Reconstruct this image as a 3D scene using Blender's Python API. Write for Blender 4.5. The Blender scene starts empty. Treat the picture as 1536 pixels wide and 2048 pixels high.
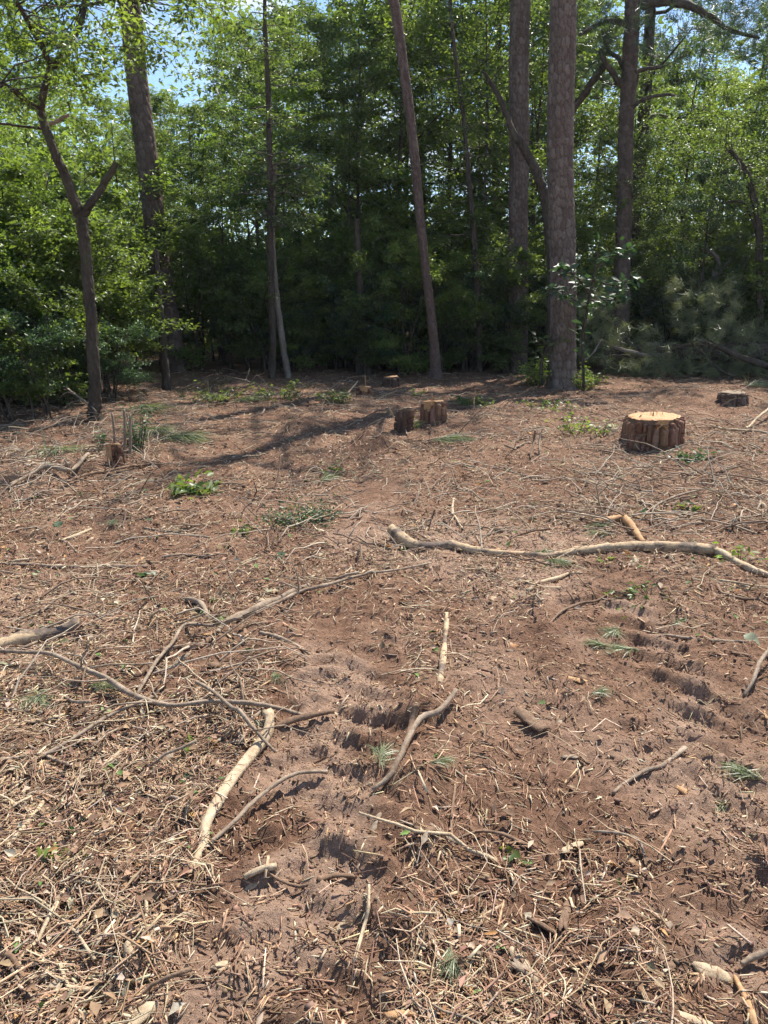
import bpy, math, random
import numpy as np
from mathutils import Vector

R = math.radians
random.seed(11)
rng = np.random.default_rng(11)
scene = bpy.context.scene
COL = scene.collection

# ------------------------------------------------------------------ camera
CAM_Z, PITCH, FPX = 1.60, R(15.6), 1518.0
cd = bpy.data.cameras.new('camera')
cam = bpy.data.objects.new('camera', cd); COL.objects.link(cam)
cd.sensor_fit = 'VERTICAL'; cd.sensor_height = 24.0; cd.lens = 24.0 * FPX / 2048.0
cd.clip_start = 0.05; cd.clip_end = 2000
cam.location = (0, 0, CAM_Z); cam.rotation_euler = (R(90) - PITCH, 0, 0)
scene.camera = cam

# ------------------------------------------------------------------ light
SUN_AZ, SUN_EL = R(34), R(55)
SKY, SUN, EXPO = 0.105, 5.0, 1.0
world = bpy.data.worlds.new('World'); scene.world = world; world.use_nodes = True
nt = world.node_tree; N = nt.nodes; Lk = nt.links
bg = N['Background']; bg.inputs[1].default_value = SKY
sky = N.new('ShaderNodeTexSky'); sky.sky_type = 'NISHITA'; sky.sun_disc = False
sky.sun_elevation = SUN_EL; sky.sun_rotation = SUN_AZ; sky.altitude = 50; sky.dust_density = 0.15; sky.air_density = 1.0; sky.ozone_density = 4.0
tc = N.new('ShaderNodeTexCoord'); mp = N.new('ShaderNodeMapping'); mp.inputs['Scale'].default_value = (1, 1, 2.6)
cn = N.new('ShaderNodeTexNoise'); cn.inputs['Scale'].default_value = 3.2; cn.inputs['Detail'].default_value = 7; cn.inputs['Roughness'].default_value = 0.6
cr = N.new('ShaderNodeValToRGB'); cr.color_ramp.elements[0].position = 0.54; cr.color_ramp.elements[1].position = 0.72
mx = N.new('ShaderNodeMix'); mx.data_type = 'RGBA'
Lk.new(tc.outputs['Generated'], mp.inputs[0]); Lk.new(mp.outputs[0], cn.inputs['Vector']); Lk.new(cn.outputs[0], cr.inputs[0])
Lk.new(cr.outputs[0], mx.inputs[0]); Lk.new(sky.outputs[0], mx.inputs[6]); mx.inputs[7].default_value = (6.5, 6.6, 6.7, 1)
Lk.new(mx.outputs[2], bg.inputs[0])

sl = bpy.data.lights.new('sun', 'SUN'); sl.energy = SUN; sl.angle = R(0.53); sl.color = (1.0, 0.95, 0.86)
sun = bpy.data.objects.new('sun', sl); COL.objects.link(sun)
sdir = Vector((math.sin(SUN_AZ) * math.cos(SUN_EL), math.cos(SUN_AZ) * math.cos(SUN_EL), math.sin(SUN_EL)))
sun.rotation_euler = sdir.to_track_quat('Z', 'Y').to_euler(); sun.location = sdir * 60

vs = scene.view_settings
vs.view_transform = 'Standard'; vs.look = 'None'; vs.exposure = EXPO; vs.gamma = 1.0; vs.use_curve_mapping = False
cy = scene.cycles
cy.adaptive_threshold = 0.025; cy.max_bounces = 3; cy.diffuse_bounces = 2; cy.glossy_bounces = 2; cy.transmission_bounces = 3; cy.transparent_max_bounces = 4
cy.caustics_reflective = False; cy.caustics_refractive = False; cy.sample_clamp_indirect = 4.0
cy.use_denoising = True; cy.denoiser = 'OPENIMAGEDENOISE'; cy.denoising_input_passes = 'RGB_ALBEDO_NORMAL'; cy.denoising_prefilter = 'ACCURATE'; cy.use_light_tree = False; cy.debug_use_spatial_splits = False

# ------------------------------------------------------------------ numeric helpers
_TAB = {}
def perlin(x, y, seed=0):
    if seed not in _TAB:
        g = np.random.default_rng(seed + 1000); pm = g.permutation(256); an = g.random(256) * 2 * np.pi
        _TAB[seed] = (pm, np.cos(an), np.sin(an))
    perm, gx, gy = _TAB[seed]
    xi = np.floor(x).astype(np.int64); yi = np.floor(y).astype(np.int64)
    xf = x - xi; yf = y - yi
    def gr(ix, iy, dx, dy):
        k = perm[(perm[ix & 255] + iy) & 255]
        return gx[k] * dx + gy[k] * dy
    u = xf * xf * xf * (xf * (xf * 6 - 15) + 10); v = yf * yf * yf * (yf * (yf * 6 - 15) + 10)
    a = gr(xi, yi, xf, yf); b = gr(xi + 1, yi, xf - 1, yf)
    c = gr(xi, yi + 1, xf, yf - 1); d = gr(xi + 1, yi + 1, xf - 1, yf - 1)
    return ((a + u * (b - a)) * (1 - v) + (c + u * (d - c)) * v) * 1.5

def sstep(a, b, x):
    t = np.clip((x - a) / (b - a), 0, 1); return t * t * (3 - 2 * t)

def pixdir(px, py):
    f = np.array([0, math.cos(PITCH), -math.sin(PITCH)]); u = np.array([0, math.sin(PITCH), math.cos(PITCH)])
    return np.array([1.0, 0, 0]) * (px - 768) + u * (1024 - py) + f * FPX

def flat(px, py):
    d = pixdir(px, py); t = -CAM_Z / d[2]; return d[0] * t, d[1] * t

# ------------------------------------------------------------------ terrain
LT = [flat(*p) for p in ((500, 2250), (570, 1950), (622, 1700), (655, 1520), (690, 1330), (722, 1150), (742, 1010), (760, 930))]
RT = [flat(*p) for p in ((1640, 2150), (1520, 1800), (1420, 1560), (1340, 1430), (1270, 1330), (1215, 1230), (1120, 1020))]

def trackco(P, x, y):
    best = np.full(x.shape, 1e9); W = np.zeros(x.shape); S = np.zeros(x.shape); s0 = 0.0
    for (ax, ay), (bx, by) in zip(P[:-1], P[1:]):
        dx, dy = bx - ax, by - ay; L = math.hypot(dx, dy); dx /= L; dy /= L
        t = np.clip((x - ax) * dx + (y - ay) * dy, 0, L)
        ex = x - (ax + dx * t); ey = y - (ay + dy * t); d = ex * ex + ey * ey
        m = d < best
        best = np.where(m, d, best); W = np.where(m, ex * dy - ey * dx, W); S = np.where(m, s0 + t, S); s0 += L
    return np.sqrt(best), W, S

def tracks(x, y):
    dz = np.zeros(x.shape); mask = np.zeros(x.shape)
    for i, (P, hw) in enumerate(((LT, 0.27), (RT, 0.28))):
        d, w, s = trackco(P, x, y)
        wob = 0.06 * perlin(x * 2.1, y * 2.1, 40 + i) + 0.03 * perlin(x * 7, y * 7, 45 + i)
        m = 1 - sstep(hw * 0.55, hw * 1.3, d + wob)
        pres = sstep(-0.25, 0.15, perlin(x * 0.8, y * 0.8, 50 + i) + (0.8 if i == 0 else 0.4))
        near = (1 - sstep(3.0, 3.9, y)) + 0.45 * sstep(4.6, 5.2, y) * (1 - sstep(6.2, 7.0, y)) if i == 0 else 1 - sstep(3.8, 4.6, y)
        if i == 0: pres = np.maximum(pres, 1 - sstep(2.5, 3.0, y))
        m = m * pres * near
        right = sstep(-0.03, 0.03, w)
        jit = 0.16 * perlin(x * 3.1, y * 3.1, 60 + i) + 0.07 * perlin(x * 9, y * 9, 62 + i)
        def lug(ph):
            fr = ph - np.floor(ph); return sstep(0.0, 0.24, fr) * (1 - sstep(0.36, 0.70, fr))
        bar = right * lug(s / 0.2 + w * 1.6 + w * w * 5 + jit) + (1 - right) * 0.8 * lug(s / 0.2 + 0.5 - w * 1.2 + w * w * 4 + jit * 1.6)
        var = 0.85 + 0.5 * perlin(x * 2.5, y * 2.5, 70 + i)
        dz += m * (-0.034 + 0.046 * bar * np.clip(var, 0.3, 1.2) + 0.012 * perlin(x * 11, y * 11, 76) + 0.006 * perlin(x * 27, y * 27, 77))
        rim = np.exp(-((d - hw * 1.3) / 0.07) ** 2) * near * pres
        dz += 0.035 * rim * (0.6 + perlin(x * 5, y * 5, 80))
        mask = np.maximum(mask, m)
    return dz, mask

MOUNDS = []
for px, py, r, h in ((745, 905, 0.34, 0.16), (605, 872, 0.3, 0.13), (548, 1078, 0.15, 0.07), (870, 1430, 0.28, 0.09), (815, 1560, 0.22, 0.09), (780, 1700, 0.18, 0.07),
                     (1300, 905, 0.95, 0.12), (865, 850, 0.8, 0.08), (230, 925, 0.6, 0.08), (1000, 900, 0.5, 0.06), (330, 905, 0.35, 0.1), (1180, 840, 0.5, 0.09),
                     (1090, 765, 1.3, 0.12), (1420, 800, 1.2, 0.12), (1530, 1450, 0.35, -0.1), (1500, 1590, 0.2, -0.05), (230, 1780, 0.16, 0.05), (180, 1960, 0.3, -0.03),
                     (770, 1840, 0.14, 0.04), (960, 1360, 0.25, 0.05), (1500, 950, 0.8, 0.1), (100, 950, 0.9, 0.1), (640, 800, 0.9, 0.05)):
    X, Y = flat(px, py); MOUNDS.append((X, Y, r, h))

def height(x, y):
    x = np.asarray(x, float); y = np.asarray(y, float)
    z = 0.10 * perlin(x * 0.16 + 3, y * 0.16, 1) + 0.045 * perlin(x * 0.6, y * 0.6, 2) + 0.02 * perlin(x * 1.7, y * 1.7, 3)
    z *= sstep(0.0, 5.0, np.hypot(x, y)) * 0.75 + 0.25
    tz, tm = tracks(x, y)
    mp4 = 1 + 0.5 * perlin(x * 4 + 7, y * 4, 4)
    for X, Y, r, h in MOUNDS:
        q = ((x - X) ** 2 + (y - Y) ** 2) / (r * r)
        z += h * np.exp(-q * 1.6) * mp4
    c = 1 - 0.75 * tm
    z += c * (0.030 * np.abs(perlin(x * 4.1, y * 4.1, 5)) + 0.022 * np.abs(perlin(x * 9.3, y * 9.3, 6)) + 0.012 * np.abs(perlin(x * 21, y * 21, 7)) - 0.02)
    z += tz
    return z

def fine(x, y):
    cl = np.clip(perlin(x * 13 + 1.2 * perlin(x * 25, y * 25, 12), y * 13 + 1.2 * perlin(x * 25, y * 25, 13), 8), 0, 1) * 0.016 + np.clip(perlin(x * 31, y * 31, 9), 0, 1) * 0.009 + 0.003 * perlin(x * 60, y * 60, 10)
    return cl * 1.35 * (0.45 + 0.9 * sstep(-0.1, 0.4, perlin(x * 1.3, y * 1.3, 11))) * (1 - sstep(9, 14, y))

def hz(x, y): return float(height(np.array([x]), np.array([y]))[0])

def ground(px, py):
    d = pixdir(px, py); z = 0.0
    for _ in range(4):
        t = (z - CAM_Z) / d[2]; z = hz(d[0] * t, d[1] * t)
    return np.array([d[0] * t, d[1] * t, z])

def at(px, py, Y):
    d = pixdir(px, py); t = Y / d[1]; return np.array([d[0] * t, Y, CAM_Z + d[2] * t])

def mpp(p): return np.linalg.norm(p - np.array([0, 0, CAM_Z])) / FPX      # metres per photo pixel at a point

# ------------------------------------------------------------------ mesh helpers
def mesh(name, V, F, mat, col=None, var=None, smooth=False):
    """F: list of index arrays (k,3) / (k,4)"""
    V = np.asarray(V, np.float32); me = bpy.data.meshes.new(name)
    me.vertices.add(len(V)); me.vertices.foreach_set('co', V.ravel())
    F = [np.asarray(f, np.int32) for f in F if len(f)]
    nl = sum(f.size for f in F); npol = sum(len(f) for f in F)
    me.loops.add(nl); me.polygons.add(npol)
    me.loops.foreach_set('vertex_index', np.concatenate([f.ravel() for f in F]))
    tot = np.concatenate([np.full(len(f), f.shape[1], np.int32) for f in F])
    st = np.concatenate([[0], np.cumsum(tot)[:-1]]).astype(np.int32)
    me.polygons.foreach_set('loop_start', st); me.polygons.foreach_set('loop_total', tot)
    if smooth: me.polygons.foreach_set('use_smooth', np.ones(npol, bool))
    if col is not None:
        a = me.attributes.new('col', 'FLOAT_COLOR', 'POINT')
        c = np.ones((len(V), 4), np.float32); c[:, :3] = col; a.data.foreach_set('color', c.ravel())
    if var is not None:
        a = me.attributes.new('var', 'FLOAT', 'POINT'); a.data.foreach_set('value', np.asarray(var, np.float32))
    me.update(calc_edges=True); me.validate()
    if mat: me.materials.append(mat)
    return me

def link(name, data, parent=None, loc=None):
    o = bpy.data.objects.new(name, data); COL.objects.link(o)
    if parent is not None: o.parent = parent
    if loc is not None: o.location = loc
    return o

def tag(o, label=None, cat=None, group=None, kind=None):
    if label: o['label'] = label
    if cat: o['category'] = cat
    if group: o['group'] = group
    if kind: o['kind'] = kind
    return o

class Geo:
    def __init__(s): s.V = []; s.F3 = []; s.F4 = []; s.C = []; s.A = []; s.n = 0
    def add(s, V, F3=None, F4=None, col=None, var=None):
        V = np.asarray(V, float)
        if F3 is not None and len(F3): s.F3.append(np.asarray(F3) + s.n)
        if F4 is not None and len(F4): s.F4.append(np.asarray(F4) + s.n)
        s.V.append(V); s.n += len(V)
        if col is not None: s.C.append(np.broadcast_to(np.asarray(col, float), (len(V), 3)))
        if var is not None: s.A.append(np.broadcast_to(np.asarray(var, float), (len(V),)))
    def build(s, name, mat, smooth=False):
        F = []
        if s.F3: F.append(np.concatenate(s.F3))
        if s.F4: F.append(np.concatenate(s.F4))
        return mesh(name, np.concatenate(s.V), F, mat, np.concatenate(s.C) if s.C else None, np.concatenate(s.A) if s.A else None, smooth)

def norm(a): return a / np.maximum(np.linalg.norm(a, axis=-1, keepdims=True), 1e-9)

def frames(P):
    T = norm(np.gradient(P, axis=0)); m = norm(T.mean(0) if np.linalg.norm(T.mean(0)) > .01 else T[0])
    ref = np.eye(3)[np.argmin(np.abs(m))]
    S = norm(np.cross(T, ref)); U = np.cross(S, T)
    return T, S, U

def tube(P, rad, k, cap=True, disp=None):
    P = np.asarray(P, float); n = len(P); rad = np.broadcast_to(np.asarray(rad, float), (n,))
    T, S, U = frames(P); a = np.arange(k) * 2 * np.pi / k
    rr = rad[:, None] * np.ones((n, k))
    if disp is not None: rr = rr + disp
    V = P[:, None] + rr[..., None] * (np.cos(a)[None, :, None] * S[:, None] + np.sin(a)[None, :, None] * U[:, None])
    V = V.reshape(-1, 3)
    i = np.arange(n - 1)[:, None] * k; j = np.arange(k)[None]; j2 = (j + 1) % k
    F4 = np.stack([i + j, i + j2, i + k + j2, i + k + j], -1).reshape(-1, 4)
    F3 = []
    if cap:
        V = np.concatenate([V, P[:1], P[-1:]]); jj = np.arange(k); q = (jj + 1) % k
        F3 = np.concatenate([np.stack([q, jj, np.full(k, n * k)], -1), np.stack([(n - 1) * k + jj, (n - 1) * k + q, np.full(k, n * k + 1)], -1)])
    return V, F3, F4

def crom(P, m):
    P = np.asarray(P, float); n = len(P)
    t = np.linspace(0, n - 1, m); i = np.minimum(t.astype(int), n - 2); f = (t - i)[:, None]
    g = lambda q: P[np.clip(q, 0, n - 1)]
    a, b, c, d = g(i - 1), g(i), g(i + 1), g(i + 2)
    return 0.5 * (2 * b + (c - a) * f + (2 * a - 5 * b + 4 * c - d) * f ** 2 + (3 * b - a - 3 * c + d) * f ** 3)

def leaf_quads(pos, head, nrm, L, W, fold=0.18):
    """folded rhombic leaves; pos = leaf base"""
    n = len(pos); head = norm(head); side = norm(np.cross(nrm, head)); up = np.cross(head, side)
    L = np.broadcast_to(L, (n,))[:, None]; W = np.broadcast_to(W, (n,))[:, None]
    mid = pos + head * L * 0.45
    V = np.stack([pos, mid + side * W * 0.5 + up * W * fold, pos + head * L - up * L * 0.08, mid - side * W * 0.5 + up * W * fold], 1).reshape(-1, 3)
    b = np.arange(n)[:, None] * 4
    F3 = np.concatenate([b + np.array([[0, 2, 1]]), b + np.array([[0, 3, 2]])])
    return V, F3

def rdir(n, g=rng):
    return norm(g.normal(size=(n, 3)))

def cells(u, v, nu, cv, seed, off=True):
    """cracked plates: u in [0,1) wraps, nu cells round, cv = plate height; returns F2-F1 and plate id 0..1"""
    g = np.random.default_rng(seed); T1 = g.random((512, 2)); T2 = g.random(512)
    uu = u * nu; vv = v / cv; iu = np.floor(uu).astype(int); iv = np.floor(vv).astype(int)
    f1 = np.full(u.shape, 9.0); f2 = np.full(u.shape, 9.0); cid = np.zeros(u.shape)
    for du in (-1, 0, 1):
        for dv in (-1, 0, 1):
            cu, cvv = iu + du, iv + dv; h = ((cu % nu) * 37 + cvv * 101) % 512
            px = cu + 0.15 + 0.7 * T1[h, 0]; py = cvv + 0.1 + 0.8 * T1[h, 1]
            d = np.sqrt((uu - px) ** 2 + ((vv - py) * 1.0) ** 2)
            lt = d < f1
            f2 = np.where(lt, f1, np.minimum(f2, d)); cid = np.where(lt, T2[h], cid); f1 = np.where(lt, d, f1)
    return f2 - f1, cid

# ------------------------------------------------------------------ materials
def material(name):
    m = bpy.data.materials.new(name); m.use_nodes = True
    return m, m.node_tree.nodes, m.node_tree.links, m.node_tree.nodes['Principled BSDF']

def node(N, t, **kw):
    n = N.new(t)
    for k, v in kw.items():
        if isinstance(v, (int, float, tuple)) and k in n.inputs: n.inputs[k].default_value = v
        else: setattr(n, k, v)
    return n

def ramp(N, stops):
    r = N.new('ShaderNodeValToRGB'); e = r.color_ramp.elements
    while len(e) < len(stops): e.new(0.5)
    for q, (p, c) in zip(e, stops): q.position = p; q.color = (*c, 1)
    return r

def mixc(N, L, fac, a, b, mode='MIX'):
    m = N.new('ShaderNodeMix'); m.data_type = 'RGBA'; m.blend_type = mode
    for s, v in ((0, fac), (6, a), (7, b)):
        if hasattr(v, 'is_output'): L.new(v, m.inputs[s])
        else: m.inputs[s].default_value = v if s == 0 else (*v, 1)
    return m.outputs[2]

def noise(N, L, scale, detail=5, rough=0.6, vec=None, stretch=None):
    n = N.new('ShaderNodeTexNoise'); n.inputs['Scale'].default_value = scale; n.inputs['Detail'].default_value = detail; n.inputs['Roughness'].default_value = rough
    c = N.new('ShaderNodeTexCoord'); o = c.outputs['Object']
    if stretch:
        m = N.new('ShaderNodeMapping'); m.inputs['Scale'].default_value = stretch; L.new(o, m.inputs[0]); o = m.outputs[0]
    L.new(o, n.inputs['Vector']); return n.outputs[0]

def bump(N, L, h, strength, dist, bsdf):
    b = N.new('ShaderNodeBump'); b.inputs['Strength'].default_value = strength; b.inputs['Distance'].default_value = dist
    L.new(h, b.inputs['Height']); L.new(b.outputs[0], bsdf.inputs['Normal'])

def mat_soil():
    m, N, L, B = material('soil')
    n1 = noise(N, L, 1.1, 6, 0.65); n2 = noise(N, L, 17, 9, 0.75); n3 = noise(N, L, 75, 6, 0.75)
    r1 = ramp(N, [(0.3, (0.145, 0.082, 0.055)), (0.5, (0.215, 0.130, 0.088)), (0.72, (0.30, 0.198, 0.138))]); L.new(n1, r1.inputs[0])
    r2 = ramp(N, [(0.3, (0.55, 0.5, 0.47)), (0.7, (1.15, 1.12, 1.08))]); L.new(n2, r2.inputs[0])
    c = mixc(N, L, 1.0, r1.outputs[0], r2.outputs[0], 'MULTIPLY')
    r3 = ramp(N, [(0.35, (0.7, 0.66, 0.62)), (0.65, (1.2, 1.2, 1.2))]); L.new(n3, r3.inputs[0])
    c = mixc(N, L, 1.0, c, r3.outputs[0], 'MULTIPLY')
    # bare sandy patches come from an attribute
    at_ = N.new('ShaderNodeAttribute'); at_.attribute_name = 'var'
    c = mixc(N, L, at_.outputs['Fac'], c, mixc(N, L, 1.0, (0.34, 0.232, 0.168), r3.outputs[0], 'MULTIPLY'))
    L.new(c, B.inputs['Base Color']); B.inputs['Roughness'].default_value = 0.95; B.inputs['Specular IOR Level'].default_value = 0.15
    ad = N.new('ShaderNodeMath'); ad.operation = 'ADD'; L.new(n2, ad.inputs[0]); L.new(n3, ad.inputs[1])
    bump(N, L, ad.outputs[0], 0.9, 0.014, B)
    return m

def mat_attr(name, rough=0.85, nscale=60, spec=0.25, trans=0.0):
    m, N, L, B = material(name)
    a = N.new('ShaderNodeAttribute'); a.attribute_name = 'col'
    n = noise(N, L, nscale, 4, 0.7)
    r = ramp(N, [(0.3, (0.62, 0.58, 0.55)), (0.7, (1.18, 1.17, 1.15))]); L.new(n, r.inputs[0])
    c = mixc(N, L, 1.0, a.outputs['Color'], r.outputs[0], 'MULTIPLY')
    L.new(c, B.inputs['Base Color']); B.inputs['Roughness'].default_value = rough; B.inputs['Specular IOR Level'].default_value = spec
    if trans:
        t = N.new('ShaderNodeBsdfTranslucent'); L.new(c, t.inputs[0]); ms = N.new('ShaderNodeMixShader'); ms.inputs[0].default_value = trans
        L.new(B.outputs[0], ms.inputs[1]); L.new(t.outputs[0], ms.inputs[2]); L.new(ms.outputs[0], N['Material Output'].inputs[0])
    return m

def mat_leaf(name, dark, light, tcol, trans=0.38, rough=0.42, spec=0.45):
    m, N, L, B = material(name)
    a = N.new('ShaderNodeAttribute'); a.attribute_name = 'var'
    oi = N.new('ShaderNodeObjectInfo')
    ad = N.new('ShaderNodeMath'); ad.operation = 'MULTIPLY_ADD'; L.new(oi.outputs['Random'], ad.inputs[0]); ad.inputs[1].default_value = 0.35; L.new(a.outputs['Fac'], ad.inputs[2])
    r = ramp(N, [(0.0, dark), (0.95, light), (1.0, tuple(x * 1.1 for x in light))]); L.new(ad.outputs[0], r.inputs[0])
    L.new(r.outputs[0], B.inputs['Base Color']); B.inputs['Roughness'].default_value = rough; B.inputs['Specular IOR Level'].default_value = spec
    t = N.new('ShaderNodeBsdfTranslucent'); c = mixc(N, L, 1.0, r.outputs[0], tcol, 'MULTIPLY'); L.new(c, t.inputs[0])
    ms = N.new('ShaderNodeMixShader'); ms.inputs[0].default_value = trans
    L.new(B.outputs[0], ms.inputs[1]); L.new(t.outputs[0], ms.inputs[2]); L.new(ms.outputs[0], N['Material Output'].inputs[0])
    return m

def mat_wood(name, stops, scale=9, stretch=(1, 1, 1), rough=0.85, bs=0.5, bd=0.006, fscale=70):
    m, N, L, B = material(name)
    n1 = noise(N, L, scale, 6, 0.65, stretch=stretch); n2 = noise(N, L, fscale, 4, 0.7, stretch=stretch)
    r = ramp(N, stops); L.new(n1, r.inputs[0])
    r2 = ramp(N, [(0.3, (0.6, 0.58, 0.56)), (0.7, (1.2, 1.19, 1.17))]); L.new(n2, r2.inputs[0])
    c = mixc(N, L, 1.0, r.outputs[0], r2.outputs[0], 'MULTIPLY')
    L.new(c, B.inputs['Base Color']); B.inputs['Roughness'].default_value = rough; B.inputs['Specular IOR Level'].default_value = 0.2
    bump(N, L, n2, bs, bd, B); return m

def mat_cut():
    m, N, L, B = material('fresh_cut_wood')
    c = N.new('ShaderNodeTexCoord'); ln = N.new('ShaderNodeVectorMath'); ln.operation = 'LENGTH'
    n = N.new('ShaderNodeTexNoise'); n.inputs['Scale'].default_value = 9; L.new(c.outputs['Object'], n.inputs['Vector'])
    L.new(c.outputs['Object'], ln.inputs[0])
    ma = N.new('ShaderNodeMath'); ma.operation = 'MULTIPLY_ADD'; L.new(n.outputs[0], ma.inputs[0]); ma.inputs[1].default_value = 0.05; L.new(ln.outputs['Value'], ma.inputs[2])
    mu = N.new('ShaderNodeMath'); mu.operation = 'MULTIPLY'; L.new(ma.outputs[0], mu.inputs[0]); mu.inputs[1].default_value = 330
    si = N.new('ShaderNodeMath'); si.operation = 'SINE'; L.new(mu.outputs[0], si.inputs[0])
    r = ramp(N, [(0.0, (0.44, 0.24, 0.105)), (1.0, (0.58, 0.37, 0.19))]); L.new(si.outputs[0], r.inputs[0])
    n2 = noise(N, L, 40, 6, 0.75, stretch=(1, 6, 1)); r2 = ramp(N, [(0.35, (0.72, 0.6, 0.5)), (0.6, (1.05, 1.05, 1.05))]); L.new(n2, r2.inputs[0])
    L.new(mixc(N, L, 1.0, r.outputs[0], r2.outputs[0], 'MULTIPLY'), B.inputs['Base Color']); B.inputs['Roughness'].default_value = 0.8
    bump(N, L, n2, 0.6, 0.01, B); return m

M = {}
M['soil'] = mat_soil()
M['litter'] = mat_attr('dry_litter')
M['green_litter'] = mat_attr('fresh_green', 0.5, 25, 0.4, 0.25)
M['bark_attr'] = mat_attr('pine_bark', 0.92, 45, 0.15)
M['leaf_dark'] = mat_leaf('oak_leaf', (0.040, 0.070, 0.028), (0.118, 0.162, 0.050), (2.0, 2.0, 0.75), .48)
M['leaf_mid'] = mat_leaf('gum_leaf', (0.052, 0.092, 0.030), (0.160, 0.212, 0.058), (1.95, 1.95, 0.7), 0.5)
M['leaf_blue'] = mat_leaf('yaupon_leaf', (0.034, 0.066, 0.034), (0.085, 0.14, 0.065), (1.5, 1.8, 0.8), 0.3, 0.45, 0.4)
M['leaf_lime'] = mat_leaf('lime_leaf', (0.095, 0.16, 0.03), (0.23, 0.31, 0.062), (1.5, 1.6, 0.6), 0.45)
M['needle'] = mat_leaf('pine_needle', (0.030, 0.058, 0.026), (0.075, 0.115, 0.05), (1.5, 1.7, 0.7), 0.2, 0.4, 0.5)
M['bark'] = mat_wood('dark_bark', [(0.3, (0.045, 0.035, 0.028)), (0.6, (0.10, 0.08, 0.062)), (0.8, (0.15, 0.13, 0.10))], 6, (1, 1, .35), bs=0.8, bd=0.015, fscale=30)
M['bark_moss'] = mat_wood('mossy_bark', [(0.3, (0.045, 0.036, 0.028)), (0.55, (0.088, 0.070, 0.053)), (0.68, (0.085, 0.09, 0.055)), (0.8, (0.14, 0.135, 0.105))], 7, (1, 1, .4), bs=0.9, bd=0.02, fscale=35)
M['bark_pale'] = mat_wood('pale_bark', [(0.3, (0.14, 0.115, 0.095)), (0.7, (0.30, 0.26, 0.22))], 6, (1, 1, .35))
M['wood_pale'] = mat_wood('stripped_wood', [(0.3, (0.30, 0.20, 0.125)), (0.45, (0.44, 0.34, 0.225)), (0.75, (0.58, 0.47, 0.33))], 6, (1, 1, 1), fscale=55)
M['wood_grey'] = mat_wood('weathered_wood', [(0.3, (0.145, 0.10, 0.073)), (0.5, (0.27, 0.205, 0.15)), (0.75, (0.42, 0.34, 0.26))], 10, (1, 1, 1), fscale=70)
M['wood_half'] = mat_wood('part_barked_wood', [(0.38, (0.12, 0.09, 0.075)), (0.46, (0.19, 0.145, 0.11)), (0.50, (0.44, 0.32, 0.20)), (0.75, (0.58, 0.45, 0.30))], 4, (1, 1, 1), fscale=50)
M['wood_brown'] = mat_wood('brown_wood', [(0.3, (0.13, 0.08, 0.052)), (0.7, (0.27, 0.18, 0.12))], 10, (1, 1, 1), fscale=70)
M['wood_orange'] = mat_wood('split_heartwood', [(0.3, (0.32, 0.17, 0.085)), (0.7, (0.55, 0.35, 0.19))], 10, (1, 1, .3), fscale=60)
M['cut'] = mat_cut()

# ------------------------------------------------------------------ ground sheet
def build_ground():
    ys = [-60, -30, -15, -8, -5, -3, -1.5, -0.6, 0.0, 0.4, 0.7]
    y = 0.9
    while y < 4: ys.append(y); y += 0.0118
    while y < 20: ys.append(y); y += 0.0031 * y
    while y < 1200: ys.append(y); y += 0.10 * y
    ys = np.array(ys); u = np.linspace(-1, 1, 450)
    out = np.array([1.12, 1.3, 1.6, 2.2, 3.5, 5, 8, 14, 24])
    U = np.concatenate([-out[::-1], u, out])
    hw = np.clip(1.7 + 0.66 * np.abs(ys), 0, 60)
    X = U[None] * hw[:, None]; Y = np.repeat(ys[:, None], len(U), 1)
    wob = np.clip((Y - 0.9), 0, 1) * 0.004
    X = X + wob * rng.normal(size=X.shape)
    x, y = X.ravel(), Y.ravel()
    far = 1 - sstep(60, 120, np.hypot(x, y))
    z = (height(x, y) + fine(x, y)) * far
    _, tm = tracks(x, y)
    sand = tm * sstep(-0.1, 0.3, perlin(x * 2.3, y * 2.3, 21)) * 0.75
    sand = np.maximum(sand, 0.7 * sstep(0.1, 0.45, perlin(x * 0.7 + 5, y * 0.7, 22)) * (1 - sstep(5, 8, y)))
    nr, nc = X.shape; i = np.arange(nr - 1)[:, None] * nc; j = np.arange(nc - 1)[None]
    F = np.stack([i + j, i + j + 1, i + nc + j + 1, i + nc + j], -1).reshape(-1, 4)
    o = link('ground', mesh('ground', np.stack([x, y, z], 1), [F], M['soil'], var=sand, smooth=True))
    tag(o, 'bare brown churned soil of the forest clearing with tyre tracks', kind='structure')
build_ground()

# ------------------------------------------------------------------ loose litter (uncountable)
def scatter(n, y0=1.15, y1=17.5, power=1.0, accept=None):
    X, Y = [], []; need = n
    while need > 0:
        k = int(need * 2.2) + 100
        t = rng.random(k); y = np.exp(np.log(y0) + t ** power * (np.log(y1) - np.log(y0)))
        x = (rng.random(k) * 2 - 1) * (0.55 + 0.58 * y)
        # left bank and right: keep inside the clearing
        a = np.ones(k) if accept is None else accept(x, y)
        s = rng.random(k) < a; X.append(x[s]); Y.append(y[s]); need -= int(s.sum())
    return np.concatenate(X)[:n], np.concatenate(Y)[:n]

def soilmask(x, y):
    _, tm = tracks(x, y)
    p = sstep(-0.35, 0.25, perlin(x * 1.1 + 9, y * 1.1, 31))
    near = 1 - sstep(2.9, 4.6, y); cx = np.interp(y, [q[1] for q in LT], [q[0] for q in LT])
    bare = near * sstep(-0.32, -0.12, x - cx) * (0.80 - 0.35 * np.exp(-((x - cx - 0.42) / 0.16) ** 2))
    return np.clip((1 - 0.97 * sstep(0.02, 0.35, tm)) * (0.25 + 0.25 * sstep(3, 5, y) + (0.75 - 0.25 * sstep(3, 5, y)) * p) * (1 - bare), 0.012, 1)

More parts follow.
